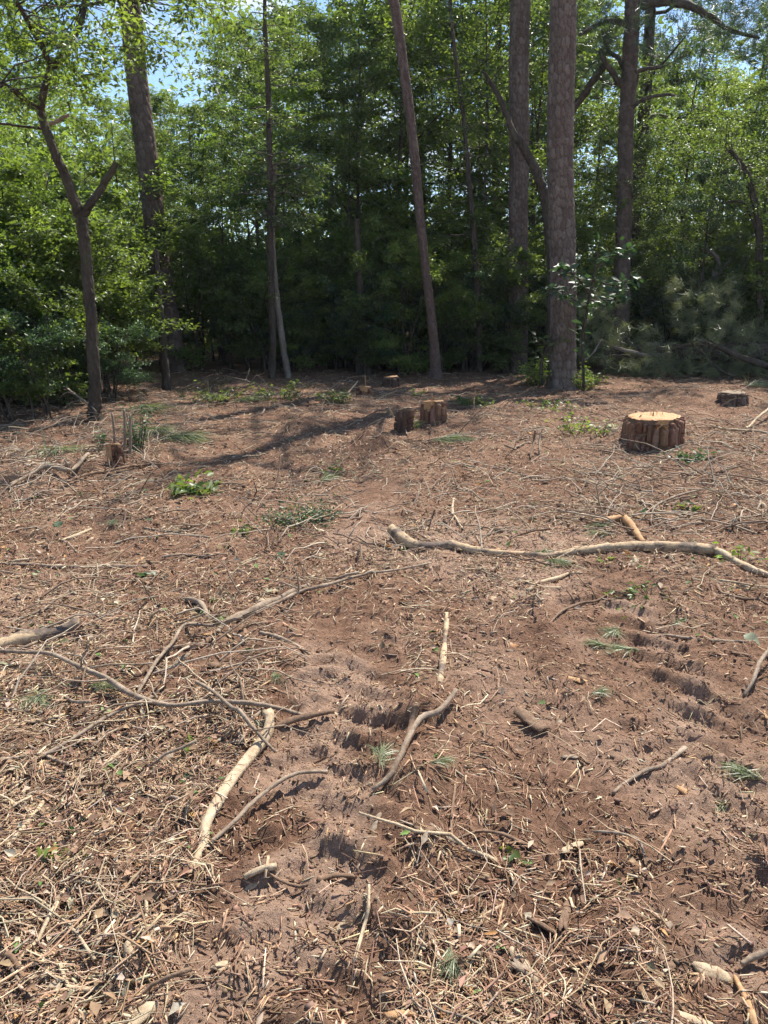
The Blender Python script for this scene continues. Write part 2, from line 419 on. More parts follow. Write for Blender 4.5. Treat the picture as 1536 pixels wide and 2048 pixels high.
def mulch(x, y):      # chipped-wood carpet, thick at near left, thin at near right
    base = soilmask(x, y)
    l = sstep(0.35, -0.55, x + 0.15 * (y - 2)) * (1 - sstep(2.6, 4.5, y))
    f = sstep(3.5, 6.5, y) * 0.5
    c = np.exp(-((x - 0.25 - 0.02 * y) / 0.4) ** 2) * 0.35
    return np.clip(base * (0.40 + 0.7 * l + f * 0.6 + c), 0, 1)

def slope(x, y, e=0.04):
    return (height(x + e, y) - height(x - e, y)) / (2 * e), (height(x, y + e) - height(x, y - e)) / (2 * e)

def pieceframe(x, y, tilt, lift, g=rng):
    n = len(x); a = np.where(g.random(n) < .45, g.random(n) * 2 * np.pi, perlin(x * 2.3, y * 2.3, 90) * 7 + g.normal(size=n) * .45); sx, sy = slope(x, y)
    t = np.stack([np.cos(a), np.sin(a), np.cos(a) * sx + np.sin(a) * sy + g.normal(size=n) * tilt], 1); t = norm(t)
    up = norm(np.stack([-sx + g.normal(size=n) * tilt * 2, -sy + g.normal(size=n) * tilt * 2, np.ones(n)], 1))
    s = norm(np.cross(up, t)); up = np.cross(t, s)
    p = np.stack([x, y, height(x, y) + fine(x, y) * 0.7 + lift], 1)
    return p, t, s, up

def palette(n, cols, w, jitter=0.16):
    cols = np.array(cols); k = rng.choice(len(cols), n, p=np.array(w) / sum(w))
    return np.clip(cols[k] * np.exp(rng.normal(size=(n, 1)) * jitter) * (1 + rng.normal(size=(n, 3)) * 0.04), 0.01, 0.85)

def strips(x, y, L, W, c, tilt=0.12, bend=0.25, lift=None):
    n = len(x); lift = rng.exponential(0.008, n) if lift is None else lift
    p, t, s, up = pieceframe(x, y, tilt, lift)
    b = (rng.normal(size=n) * bend)[:, None]; L = L[:, None]; W = W[:, None]
    a0 = p - t * L / 2; a1 = p + s * b * L * 0.3 + up * (0.004 + 0.03 * L); a2 = p + t * L / 2
    V = np.stack([a0 - s * W / 2, a0 + s * W / 2, a1 + s * W / 2, a1 - s * W / 2, a2 + s * W / 4, a2 - s * W / 4], 1).reshape(-1, 3)
    q = np.arange(n)[:, None] * 6
    F = np.concatenate([q + np.array([[0, 1, 2, 3]]), q + np.array([[3, 2, 4, 5]])])
    return V, F, np.repeat(c, 6, 0)

def slabs(x, y, L, W, H, c, tilt=0.15, lift=None):
    n = len(x); lift = H / 2 + rng.exponential(0.006, n) if lift is None else lift
    p, t, s, up = pieceframe(x, y, tilt, lift)
    L, W, H = L[:, None], W[:, None], H[:, None]; V = []
    for e in (-1, 1):
        k = (0.35 + 0.75 * rng.random((n, 1))); o = s * W * rng.normal(size=(n, 1)) * 0.35; ee = t * L * 0.5 * e
        for u_, v_ in ((-1, -1), (1, -1), (1, 1), (-1, 1)):
            V.append(p + ee * (1 + 0.12 * rng.normal(size=(n, 1)) * u_) + o + s * W * 0.5 * u_ * k + up * H * 0.5 * v_)
    V = np.stack(V, 1).reshape(-1, 3); q = np.arange(n)[:, None] * 8
    F = np.concatenate([q + np.array([f]) for f in ([0, 3, 2, 1], [4, 5, 6, 7], [0, 1, 5, 4], [1, 2, 6, 5], [2, 3, 7, 6], [3, 0, 4, 7])])
    return V, F, np.repeat(c, 8, 0)

def rods(x, y, L, r, c, tilt=0.1, lift=None, m=5, k=3, curl=0.25):
    n = len(x); lift = r + rng.exponential(0.01, n) if lift is None else lift
    p, t, s, up = pieceframe(x, y, tilt, lift)
    ts = np.linspace(-.5, .5, m); w1 = rng.normal(size=n) * curl; w2 = rng.normal(size=n) * curl * 0.7
    C = p[:, None] + t[:, None] * (L[:, None] * ts)[..., None] + s[:, None] * (L[:, None] * (w1[:, None] * (ts ** 2 - .12) * 2 + w2[:, None] * np.sin(ts * 7) * 0.25))[..., None] \
        + up[:, None] * (L[:, None] * 0.05 * rng.normal(size=(n, m)))[..., None]
    C[..., 2] = np.maximum(C[..., 2], height(C[..., 0].ravel(), C[..., 1].ravel()).reshape(n, m) + r[:, None] * 0.5)
    a = np.arange(k) * 2 * np.pi / k; taper = np.linspace(1.15, 0.6, m)
    V = C[:, :, None] + (r[:, None, None, None] * taper[None, :, None, None]) * (np.cos(a)[None, None, :, None] * s[:, None, None] + np.sin(a)[None, None, :, None] * up[:, None, None])
    V = V.reshape(-1, 3); q = np.arange(n)[:, None, None, None] * m * k; i = np.arange(m - 1)[None, :, None, None] * k; j = np.arange(k)[None, None, :, None]
    F = np.concatenate([q + i + j, q + i + (j + 1) % k, q + i + k + (j + 1) % k, q + i + k + j], -1).reshape(-1, 4)
    return V, F, np.repeat(c, m * k, 0)

STRAW = [(0.30, 0.185, 0.12), (0.22, 0.125, 0.08), (0.43, 0.325, 0.22), (0.145, 0.085, 0.06), (0.33, 0.27, 0.17)]
CHIP = [(0.46, 0.345, 0.22), (0.56, 0.455, 0.315), (0.33, 0.215, 0.135), (0.20, 0.125, 0.082), (0.44, 0.36, 0.265), (0.40, 0.26, 0.16)]
def stuff(name, label, V, F, c, mat='litter', tri=False):
    o = link(name, mesh(name, V, [F], M[mat], col=c)); tag(o, label, kind='stuff'); return o

def lod(y): return 1 + 0.075 * np.clip(y - 2.5, 0, 12)

n = 72000
x, y = scatter(n, accept=soilmask)
V, F, c = strips(x, y, rng.uniform(0.03, 0.12, n) * lod(y) ** .5, rng.uniform(0.0018, 0.0034, n) * lod(y), palette(n, STRAW, [4, 4, 1.8, 2.5, .8]))
stuff('pine_straw', 'loose reddish pine straw carpeting the clearing', V, F, c)
n = 26000
x, y = scatter(n, accept=mulch)
V, F, c = slabs(x, y, rng.gamma(2.0, 0.015, n) * lod(y) ** .6 + 0.010, rng.uniform(0.0028, 0.0085, n) * lod(y), rng.uniform(0.002, 0.006, n), palette(n, CHIP, [3, 2.4, 3, 2.2, 2, 2]))
stuff('wood_chips', 'small splintered wood chips and shredded bark over the soil', V, F, c)
n = 7000
x, y = scatter(n, y1=5.5, accept=lambda x, y: np.clip(1.1 - soilmask(x, y) * 2, 0.05, 1) * (0.35 + 0.65 * sstep(-.2, .3, perlin(x * 3, y * 3, 95))))
V, F, c = slabs(x, y, rng.gamma(2.0, 0.011, n) + 0.008, rng.uniform(0.0018, 0.0055, n), rng.uniform(0.0015, 0.004, n), palette(n, CHIP + [(0.24, 0.14, 0.09)], [1.6, 1, 3, 3.5, 1.2, 2, 3]))
stuff('bark_crumbs', 'tiny bark crumbs and splinters pressed into the bare soil', V, F, c)
n = 7500
x, y = scatter(n, accept=lambda x, y: np.clip(mulch(x, y) + 0.35 * soilmask(x, y), 0, 1))
V, F, c = rods(x, y, rng.gamma(2.4, 0.055, n) + 0.05, rng.uniform(0.0012, 0.0032, n) * lod(y), palette(n, [(0.34, 0.23, 0.15), (0.46, 0.36, 0.25), (0.22, 0.145, 0.095), (0.52, 0.43, 0.31)], [3, 3, 2, 2]))
stuff('fine_twigs', 'fine broken twiglets and rootlets mixed through the litter', V, F, c)
n = 9000
x, y = scatter(n, accept=soilmask)
hd = rdir(n); hd[:, 2] *= 0.35; nr = norm(rdir(n) * 0.6 + np.array([0, 0, 1]))
pz = np.stack([x, y, height(x, y) + rng.exponential(0.01, n) + 0.008], 1)
V, F = leaf_quads(pz, hd, nr, rng.uniform(0.018, 0.05, n) * lod(y) ** .5, rng.uniform(0.012, 0.03, n) * lod(y) ** .5, 0.3)
c = palette(n, [(0.30, 0.20, 0.13), (0.42, 0.33, 0.24), (0.20, 0.125, 0.08), (0.40, 0.22, 0.09), (0.44, 0.37, 0.29), (0.12, 0.2, 0.06)], [4, 1.2, 4, 0.5, 0.4, 0.5])
stuff('dead_leaves', 'small curled dead leaves scattered through the litter', V, F, np.repeat(c, 4, 0))
n = 13000       # crumbs of soil
x, y = scatter(n, y1=8, accept=lambda x, y: 0.15 + 0.85 * tracks(x, y)[1] + 0.3 * (x > 0.3))
p, t, s, up = pieceframe(x, y, 0.5, np.full(n, 0.002)); r = np.minimum(rng.gamma(1.3, 0.0024, n), .011)[:, None] + 0.0015
j = lambda: (0.45 + 1.0 * rng.random((n, 1)))
V = np.stack([p + t * r * j(), p + s * r * j(), p - t * r * j(), p - s * r * j(), p + up * r * 0.55 * j(), p - up * r], 1).reshape(-1, 3)
q = np.arange(n)[:, None] * 6
F = np.concatenate([q + np.array([f]) for f in ([0, 1, 4], [1, 2, 4], [2, 3, 4], [3, 0, 4], [1, 0, 5], [2, 1, 5], [3, 2, 5], [0, 3, 5])])
c = np.repeat(palette(n, [(0.20, 0.125, 0.085), (0.26, 0.17, 0.12), (0.15, 0.09, 0.06)], [2, 2, 1]), 6, 0)
o = link('soil_crumbs', mesh('soil_crumbs', V, [F], M['litter'], col=c)); tag(o, 'crumbled lumps of brown soil along the tyre tracks', kind='stuff')

# ------------------------------------------------------------------ tree makers
def hardwood(seed, H=8.0, base=0.22, spread=2.2, nl=20, ns=6, nlv=85, leaf=0.06, r0=0.07, leafmat='leaf_dark', bark='bark', up=0.5, flat_=0.5, stems=1, cl=0.14, lean=0.0):
    g = np.random.default_rng(seed); T = Geo(); LV = Geo()
    for st in range(stems):
        m = 9; tz = np.linspace(0, 1, m)
        w = np.cumsum(g.normal(size=(m, 2)) * 0.018 * H / 3, 0); w[0] = 0
        off = g.normal(size=2) * 0.12 * (stems > 1); sp = g.normal(size=2) * 0.22 * (stems > 1) + np.array([lean, 0])
        P = np.stack([w[:, 0] + off[0] + sp[0] * tz * H, w[:, 1] + off[1] + sp[1] * tz * H, tz * H * g.uniform(.85, 1)], 1); P[0, 2] = -0.15
        rad = r0 * (1 - 0.85 * tz) * (1 + 0.5 * np.exp(-tz * 14)); PT = crom(P, 20); rt = np.interp(np.linspace(0, 1, 20), tz, rad)
        T.add(*tube(PT, rt, 8, False))
        for i in range(nl // stems):
            hf = base + (1 - base) * ((i + g.random()) / (nl // stems)) ** 0.9; hf = min(hf, 0.985)
            k = hf * 19; a0 = PT[int(k)] + (PT[min(int(k) + 1, 19)] - PT[int(k)]) * (k % 1)
            az = i * 2.4 + g.normal() * 0.5; q = (hf - base) / (1 - base)
            Ln = spread * (0.35 + 1.1 * np.sin(np.pi * (0.18 + 0.75 * q))) * 0.72 * g.uniform(.6, 1.2)
            el = up * g.uniform(0.3, 1.2) + 0.5 * q
            d = np.array([math.cos(az) * math.cos(el), math.sin(az) * math.cos(el), math.sin(el)])
            t = np.linspace(0, 1, 6)[:, None]; sag = np.array([0, 0, -0.18 * Ln])
            LP = a0 + d * Ln * t + sag * t ** 2 + np.cumsum(g.normal(size=(6, 3)) * 0.03 * Ln, 0) * (t > 0)
            r1 = max(0.006, np.interp(k, np.arange(20), rt) * 0.5)
            T.add(*tube(LP, np.linspace(r1, 0.004, 6), 5, False))
            cv = g.random() * 0.35
            for s_ in range(ns):
                f = 0.25 + 0.75 * (s_ + g.random()) / ns; kk = f * 5; b0 = LP[int(min(kk, 4))] + (LP[min(int(kk) + 1, 5)] - LP[int(min(kk, 4))]) * (kk - int(min(kk, 4)))
                sd = norm(d * 0.7 + rdir(1, g)[0] * np.array([1, 1, 0.45]) * 1.0); l2 = Ln * g.uniform(.16, .42) + 0.12
                t3 = np.linspace(0, 1, 4)[:, None]; SP = b0 + sd * l2 * t3 + np.array([0, 0, -0.12 * l2]) * t3 ** 2
                T.add(*tube(SP, np.linspace(0.007, 0.002, 4), 3, False))
                n = int(nlv * g.uniform(.5, 1.4)); tt = g.random((n, 1)) ** 0.8 * 1.05
                p = b0 + sd * l2 * tt + np.array([0, 0, -0.12 * l2]) * tt ** 2 + g.normal(size=(n, 3)) * np.array([cl, cl, cl * flat_]) * (0.35 + 0.5 * l2)
                hd = g.normal(size=(n, 3)) * np.array([1, 1, .45]) + sd * 0.8; hd[:, 2] -= 0.25
                nr = norm(g.normal(size=(n, 3)) * 0.55 + np.array([0, 0, 1]))
                Lf = leaf * g.uniform(.6, 1.25, n)
                V, F = leaf_quads(p, hd, nr, Lf, Lf * g.uniform(.42, .62, n))
                va = np.clip(cv + g.random() * 0.2 + g.random(n) * 0.35, 0, 1)
                LV.add(V, F3=F, var=np.repeat(va, 4))
    return T.build('hardwood_trunk', M[bark], True), LV.build('hardwood_crown', M[leafmat])

def needles(LV, c, d, n, L, W, g, spreadv=0.9):
    """a tuft of n needles at c pointing about d"""
    dd = norm(d + g.normal(size=(n, 3)) * spreadv); s = norm(np.cross(dd, g.normal(size=(n, 3)))); l = L * g.uniform(.65, 1.1, (n, 1))
    p = c + g.normal(size=(n, 3)) * L * 0.12
    tip = p + dd * l - np.array([0, 0, 0.12]) * l
    V = np.stack([p - s * W * .5, p + s * W * .5, tip], 1).reshape(-1, 3)
    F = np.arange(n * 3).reshape(-1, 3); LV.add(V, F3=F, var=np.repeat(np.clip(g.random() * 0.4 + g.random(n) * 0.4, 0, 1), 3))

def pine(seed, H=22, crown=0.55, spread=3.2, nl=26, ns=5, tufts=4, nn=26, L=0.24, W=0.014, r0=0.2, curve=0.0):
    g = np.random.default_rng(seed); T = Geo(); LV = Geo()
    tz = np.linspace(0, 1, 26); P = np.stack([curve * tz ** 2 * H + 0.06 * np.sin(tz * 9 + seed), 0.05 * np.sin(tz * 7 + 2 * seed), tz * H], 1); P[0, 2] = -0.2
    rt = r0 * (1 - 0.8 * tz) * (1 + 0.35 * np.exp(-tz * H / 0.4)); T.add(*tube(P, rt, 12, False))
    for i in range(nl):
        q = (i + g.random()) / nl; hf = crown + (1 - crown) * q; k = min(hf * 25, 24.9); a0 = P[int(k)] + (P[int(k) + 1] - P[int(k)]) * (k % 1)
        az = i * 2.4 + g.normal() * 0.6; el = g.uniform(-0.05, 0.35) + 0.6 * q ** 2; Ln = spread * (1 - 0.75 * q ** 1.5) * g.uniform(.55, 1.15)
        d = np.array([math.cos(az) * math.cos(el), math.sin(az) * math.cos(el), math.sin(el)]); t = np.linspace(0, 1, 6)[:, None]
        LP = a0 + d * Ln * t + np.array([0, 0, 0.16 * Ln]) * (t ** 2 - 0.6 * t) + np.cumsum(g.normal(size=(6, 3)) * 0.035 * Ln, 0) * (t > 0)
        T.add(*tube(LP, np.linspace(max(.02, np.interp(k, np.arange(26), rt) * 0.42), 0.01, 6), 5, False))
        for s_ in range(ns):
            f = 0.4 + 0.6 * (s_ + g.random()) / ns; kk = min(f * 5, 4.99); b0 = LP[int(kk)] + (LP[int(kk) + 1] - LP[int(kk)]) * (kk % 1)
            sd = norm(d * 0.6 + rdir(1, g)[0] * np.array([1, 1, .5]) + np.array([0, 0, .25])); l2 = g.uniform(.3, .9)
            T.add(*tube(b0 + sd * l2 * np.linspace(0, 1, 3)[:, None], [0.014, 0.01, 0.006], 3, False))
            for _ in range(tufts):
                c = b0 + sd * l2 * g.uniform(.3, 1.0) + g.normal(size=3) * 0.10
                needles(LV, c, sd * 0.5 + np.array([0, 0, .35]), nn, L, W, g)
    return T.build('pine_trunk', M['bark'], True), LV.build('pine_crown', M['needle'])

def place(name, var, x, y, s, rz, label, cat, group=None, zs=None, parts=('trunk', 'crown')):
    o = link(name, None, loc=(x, y, hz(x, y))); o.rotation_euler = (0, 0, rz); o.scale = (s, s, zs or s)
    for nm, me in zip(parts, var): link(nm, me, o)
    return tag(o, label, cat, group)

HW = [hardwood(1, 8, .1, 2.5, 24, 7, 135, .076, leafmat='leaf_dark'),
      hardwood(2, 8, .15, 2.3, 22, 7, 130, .072, leafmat='leaf_mid', up=.6),
      hardwood(3, 9, .2, 2.8, 24, 7, 120, .092, leafmat='leaf_dark', up=.35, flat_=.35),
      hardwood(4, 7, .06, 2.1, 24, 7, 150, .058, leafmat='leaf_blue', up=.4),
      hardwood(5, 9, .22, 2.4, 20, 7, 120, .080, leafmat='leaf_mid', up=.7, cl=.17),
      hardwood(6, 8, .1, 2.3, 26, 7, 128, .074, leafmat='leaf_dark', up=.3, flat_=.35)]
AIRY = [hardwood(7, 7, .15, 2.0, 18, 6, 75, .085, leafmat='leaf_lime', up=.5, cl=.17, r0=.045), hardwood(8, 8, .3, 2.2, 18, 6, 85, .078, leafmat='leaf_mid', up=.5, cl=.18, r0=.05)]
LOOK = {0: 'dark-leaved', 1: 'fresh green', 2: 'broad dark-leaved', 3: 'grey-green', 4: 'loose green', 5: 'layered dark-leaved'}
SH = [hardwood(9, 1.7, .05, .85, 16, 6, 80, .06, r0=.018, leafmat='leaf_blue', stems=4, cl=.12),
      hardwood(10, 2.2, .04, .95, 20, 6, 80, .068, r0=.02, leafmat='leaf_dark', stems=4, cl=.12),
      hardwood(12, 2.6, .06, 1.0, 20, 6, 75, .072, r0=.022, leafmat='leaf_mid', stems=3, cl=.13)]
SLOOK = ('grey-green', 'dark green', 'mid green')
PN = [pine(21, 20, .42, 3.2, 26, 5, 4, 30), pine(22, 24, .5, 3.6, 28, 5, 4, 30, curve=.03), pine(23, 15, .35, 2.6, 24, 5, 4, 28, curve=-.02)]

# ------------------------------------------------------------------ wood behind the clearing
def edge_y(x):      # front line of the thicket
    return np.interp(x, [-9, -5.6, -4.6, -3.0, -1.5, 0.5, 3, 5, 9, 12], [9.5, 11.0, 13.6, 15.6, 16.6, 17.2, 17.6, 18.2, 18.2, 18])

def cap_scale(y, H, lim):      # keep a tree's top under the skyline of the wood
    d = pixdir(768, lim); top = CAM_Z + y * d[2] / d[1]; return top / H

def sky_limit(px, w=0):
    if w: return max(sky_limit(px - w), sky_limit(px), sky_limit(px + w), sky_limit(px - w / 2), sky_limit(px + w / 2))
    return float(np.interp(px, [-200, 0, 90, 130, 240, 290, 375, 420, 545, 580, 640, 690, 1080, 1200, 1290, 1330, 1460, 1500, 1700],
                           [-300, -300, -100, 110, 90, 200, 170, -150, -150, 40, 40, -200, -200, -100, 0, 120, 120, 0, -200]))
ANCH = [(180, 'curved oak'), (322, 'thick dark pine'), (548, 'twin trunks'), (845, 'leaning pine'), (1037, 'straight pine'), (1123, 'largest pine'), (1250, 'branched pine'), (1430, 'bare sapling')]
def where(px):
    if px < 180: return 'left of the curved oak'
    if px > 1430: return 'right of the bare pale sapling'
    i = max(k for k, a in enumerate(ANCH) if a[0] <= px); i = min(i, len(ANCH) - 2)
    return 'between %s and %s' % (ANCH[i][1], ANCH[i + 1][1])
DEEP = ['in front', 'second rank', 'third rank', 'deeper', 'deep', 'farthest']
HERO = [(1127, 15.2), (1034, 16.8), (873, 15.8), (345, 16.8), (543, 15.8), (1240, 16.8), (960, 16.3)]
def hides(px, y, halfw):     # would stand before one of the bare trunks
    return any(abs(px - hp) < halfw * FPX / y and y < hy + halfw * .7 for hp, hy in HERO)
g = np.random.default_rng(5)
for ri, (d0, sp) in enumerate(((0.9, 1.6), (3.0, 1.8), (5.6, 2.0), (9, 2.4), (14, 3.0))):
    x = -(0.56 * (16 + d0) + 2.5)
    while x < 0.56 * (16 + d0) + 2.5:
        xx = x + g.normal() * sp * 0.2; y = float(edge_y(xx * 16 / (16 + d0))) + d0 + g.normal() * 0.5
        px = 768 + FPX * xx / (y * math.cos(PITCH))
        x += sp * g.uniform(.8, 1.2)
        if ri == 0 and (xx > 0.8 and xx < 5.4): continue
        if ri < 2 and hides(px, y, 2.3): y += 2.4
        airy = g.random() < (.12 if 380 < px < 1000 else .6)
        k = int(g.integers(6)); a_ = int(g.random() < .4)
        if 380 < px < 1000 and k in (1, 4) and g.random() < .6: k = 0 if k == 1 else 5
        v = AIRY[a_] if airy else HW[k]
        s = g.uniform(.8, 1.2) * (1 + 0.045 * d0)
        s = min(s, max(0.35, cap_scale(y, 8.2, sky_limit(px, 1.6 * FPX / y))))
        if ri == 0: s *= 0.8
        lk = ('airy yellow-green', 'airy green')[a_] if airy else LOOK[k]
        place('hardwood_tree', v, xx, y, s, g.random() * 6.28, '%s hardwood %s, %s' % (lk, where(px), DEEP[ri]), 'tree', 'hardwoods of the wood behind the clearing')
# undergrowth shrubs along the edge
for i in range(205):
    xx = g.uniform(-10.5, 11.5) * (1.25 if i > 130 else 1); y = float(edge_y(xx)) + (abs(g.normal()) * 2.0 - 0.2 if i < 130 else g.uniform(2.5, 9))
    if xx > 1.2 and y < 17.0: y += 1.5
    if 4.0 < xx < 8.5 and y < 19.5: y += 1.6
    if abs(xx) > 0.62 * y + 1: continue
    px = 768 + FPX * xx / (y * math.cos(PITCH)); k = int(g.integers(3))
    if hides(px, y, 1.25): continue
    sc = g.uniform(.65, 1.25) * (1.35 if i > 130 else 1); dp = y - float(edge_y(xx))
    place('shrub', SH[k], xx, y, sc, g.random() * 6.28,
          '%s %s shrub %s, %s' % ('small' if sc < .85 else 'mid-sized' if sc < 1.15 else 'tall', SLOOK[k], where(px), 'front' if dp < .8 else 'second row' if dp < 2 else 'third row' if dp < 4 else 'deep'), 'shrub', 'shrubs along the foot of the wood')
# unseen trees added beyond the right edge of the view to shade the felled pine
for xx, y, k in ((11.5, 17.5, 0), (14, 20, 2), (12.5, 14.5, 5), (16.5, 16, 3)):
    place('hardwood_tree', HW[k], xx, y, 1.35, y, '%s unseen tall hardwood added to shade the felled pine top' % LOOK[k], 'tree', 'hardwoods of the wood behind the clearing')
# the wood farther off reads as one mass of leaves
def forest_mass():
    G = Geo(); g = np.random.default_rng(77); nC = 2600
    y = 25 + 40 * g.random(nC) ** 1.3; x = (g.random(nC) * 2 - 1) * (0.62 * y + 4); top = np.array([CAM_Z + b * (pixdir(768, sky_limit(768 + FPX * a / (b * math.cos(PITCH)), 50) + 60)[2] / pixdir(768, sky_limit(768 + FPX * a / (b * math.cos(PITCH)), 50) + 60)[1]) for a, b in zip(x, y)])
    z = np.clip(top, 3, 22) * g.random(nC) ** 1.15
    m = 56; c = np.repeat(np.stack([x, y, z], 1), m, 0); n = len(c)
    p = c + g.normal(size=(n, 3)) * np.array([1.1, .9, .65])
    p[:, 2] = np.maximum(p[:, 2], 0.05)
    Lf = g.uniform(.19, .34, n); V, F = leaf_quads(p, g.normal(size=(n, 3)) * np.array([1, 1, .5]), norm(g.normal(size=(n, 3)) * .6 + np.array([0, 0, 1])), Lf, Lf * .55)
    G.add(V, F3=F, var=np.repeat(np.clip(np.repeat(g.random(nC) * .5, m) + g.random(n) * .4, 0, 1), 4))
    tag(link('forest_foliage', G.build('forest_foliage', M['leaf_dark'])), 'massed foliage of the wood far behind the clearing', kind='stuff')
forest_mass()
# far pines whose crowns reach above the hardwoods
for (px, Y, v, s, rz, lb) in ((688, 34, 0, .62, 0.3, 'far pine with dark spreading crown left of the leaning pine top'),
                              (1380, 40, 1, .62, 1.0, 'far pine with open crown of curved limbs against blue sky'),
                              (985, 27, 1, .85, 2.2, 'tall dim pine trunk left of the two large pines'),
                              (470, 42, 0, .62, 4.0, 'far pine with rounded crown beside the blue sky gap'),
                              (1290, 46, 2, 1.0, 4.4, 'distant pine behind the dark branched pine'),
                              (1470, 27, 0, .55, 1.9, 'dark spreading pine at the upper right'), (1500, 30, 2, .72, 2.9, 'dark pine crown at the top corner beyond the felled pine'),
                              (560, 50, 2, 1.1, 1.1, 'distant pine low in the sky gap by the thin twin trunks'),
                              (60, 40, 0, .7, 5.1, 'far pine behind the curved oak'),
                              (1254, 21.8, 2, 1.1, 0.4, 'tall pine close behind the branched pine'),
                              (850, 46, 1, .7, 3.3, 'distant pine just right of the leaning pine')):
    X = at(px, 600, Y)[0]
    place('pine_tree', PN[v], X, Y, s, rz, lb, 'pine', 'far pines')

# undergrowth that comes forward round the foot of the oak at left
for i, (px, py, k, s, lb) in enumerate(((20, 842, 1, .9, 'dark shrub at the left edge of the picture'), (95, 838, 0, .75, 'grey-green shrub left of the oak foot'), (140, 815, 2, .85, 'mid green shrub close behind the oak foot'), (60, 800, 1, 1.4, 'tall dark shrub behind the left edge brush'),
        (225, 806, 0, .7, 'grey-green shrub right of the oak foot'), (0, 815, 2, 1.5, 'tall green shrub at the far left edge'), (180, 790, 1, 1.3, 'dark shrub behind the oak trunk'))):
    b = ground(px, py); place('shrub', SH[k], b[0], b[1], s, i * 1.7, lb, 'shrub', 'shrubs round the oak')

# ------------------------------------------------------------------ hero trunks
def plated_trunk(name, pix, Y, unseen_top, label, seed, nu=13, cv=0.16, k=72, colA=(0.133, 0.098, 0.081), colB=(0.237, 0.193, 0.166), crack=(0.06, 0.040, 0.032), crown=None, depth=0.016, flare=0.28):
    """pix: list of (px, py, width px) from the base upward"""
    base = ground(pix[0][0], pix[0][1]); Y = base[1]
    P = [at(a, b, Y) for a, b, _ in pix]; P[0] = base - np.array([0, 0, .12]); Rr = [0.5 * w * mpp(p) for p, (_, _, w) in zip(P, pix)]
    d = norm(P[-1] - P[-2]); P.append(P[-1] + d * unseen_top); Rr.append(Rr[-1] * 0.42); P = np.array(P); Rr = np.array(Rr)
    org = base.copy(); P = P - org
    zs = np.concatenate([np.arange(P[0, 2], P[-2, 2] + .4, 0.031), np.linspace(P[-2, 2] + .5, P[-1, 2], 20)])
    C = np.stack([np.interp(zs, P[:, 2], P[:, i]) for i in (0, 1)] + [zs], 1)
    ker = np.ones(41) / 41; 
    for i in (0, 1): C[:, i] = np.convolve(np.pad(C[:, i], 20, 'edge'), ker, 'valid')
    C[:, 0] += 0.012 * np.sin(zs * 1.7 + seed); C[:, 1] += 0.012 * np.sin(zs * 1.3 + seed * 2)
    rad = np.interp(zs, P[:, 2], Rr) * (1 + flare * np.exp(-np.maximum(zs, 0) / 0.22))
    a = np.arange(k) / k; A, Z = np.meshgrid(a, zs)
    w = 0.03 * perlin(A * 26, Z * 5, seed)
    f, cid = cells((A + w * .6) % 1, Z * (1 + 0) + w * 1.2, nu, cv, seed)
    pl = sstep(0.02, 0.32, f); fine_ = perlin(A * 60, Z * 40, seed + 1) * 0.15
    lob = 1 + 0.10 * np.exp(-np.maximum(Z, 0) / .2) * np.cos(A * 2 * np.pi * 5 + seed)
    disp = rad[:, None] * (lob - 1) + depth * (pl * (0.7 + 0.6 * cid + fine_) - 0.8)
    V, F3, F4 = tube(C, rad, k, False, disp)
    base_c = np.array(colA) + (np.array(colB) - np.array(colA)) * np.clip(cid * 0.75 + 0.3 * (perlin(A * 9, Z * 1.2, seed + 2) + .4), 0, 1)[..., None]
    cc = np.array(crack) + (base_c - np.array(crack)) * (0.35 + 0.65 * sstep(0.0, 0.22, f))[..., None]
    root = link(name, None, loc=org); tag(root, label, 'pine')
    link('trunk', mesh('plated_trunk', V, [F4], M['bark_attr'], col=cc.reshape(-1, 3), smooth=True), root)
    if crown:
        T, Lv = crown; o = link('crown', Lv, root); o.location = P[-1] - np.array([0, 0, crown_z[0]]); t = link('limb', T, root); t.location = o.location
    return root, P, org

def head_crown(seed, nl=16, spread=3.0, nn=18):
    g = np.random.default_rng(seed); T = Geo(); LV = Geo()
    for i in range(nl):
        z = -4.5 + 6.0 * i / nl; az = i * 2.4; el = g.uniform(.1, .6); Ln = spread * g.uniform(.6, 1) * (1 - 0.5 * max(0, z) / 1.5 * .6)
        d = np.array([math.cos(az) * math.cos(el), math.sin(az) * math.cos(el), math.sin(el)]); LP = np.array([0, 0, z - .6]) + d * Ln * np.linspace(0, 1, 4)[:, None]
        T.add(*tube(LP, np.linspace(.05, .01, 4), 5, False))
        for j in range(9):
            needles(LV, LP[0] + d * Ln * g.uniform(.45, 1.05) + g.normal(size=3) * .3, d + np.array([0, 0, .4]), nn, .26, .016, g)
    T.add(*tube(np.array([[0, 0, -.4], [0, 0, .5], [0, 0, 1.4]]), [.09, .06, .02], 8, False))
    return T.build('pine_limbs', M['bark'], True), LV.build('pine_crown', M['needle'])
crown_z = [0.0]
HC = [head_crown(31), head_crown(32)]  # unseen crowns; front pines are cut short so these dapple the ground
plated_trunk('pine_tree', [(1127, 770, 50), (1127, 700, 47), (1123, 400, 46), (1121, 180, 45), (1126, 0, 42)], 0, 5.2,
             'large plated pine trunk rising from the lime green weeds', 61, nu=19, cv=.165, depth=.021, k=96, crown=HC[0])
plated_trunk('pine_tree', [(1034, 742, 40), (1036, 640, 36), (1038, 400, 35), (1037, 200, 34), (1042, 0, 32)], 0, 5.6,
             'straight pine trunk just left of the largest pine', 62, nu=18, cv=0.15, depth=0.017, k=84, crown=HC[1], colA=(0.120, 0.090, 0.075), colB=(0.207, 0.166, 0.143))
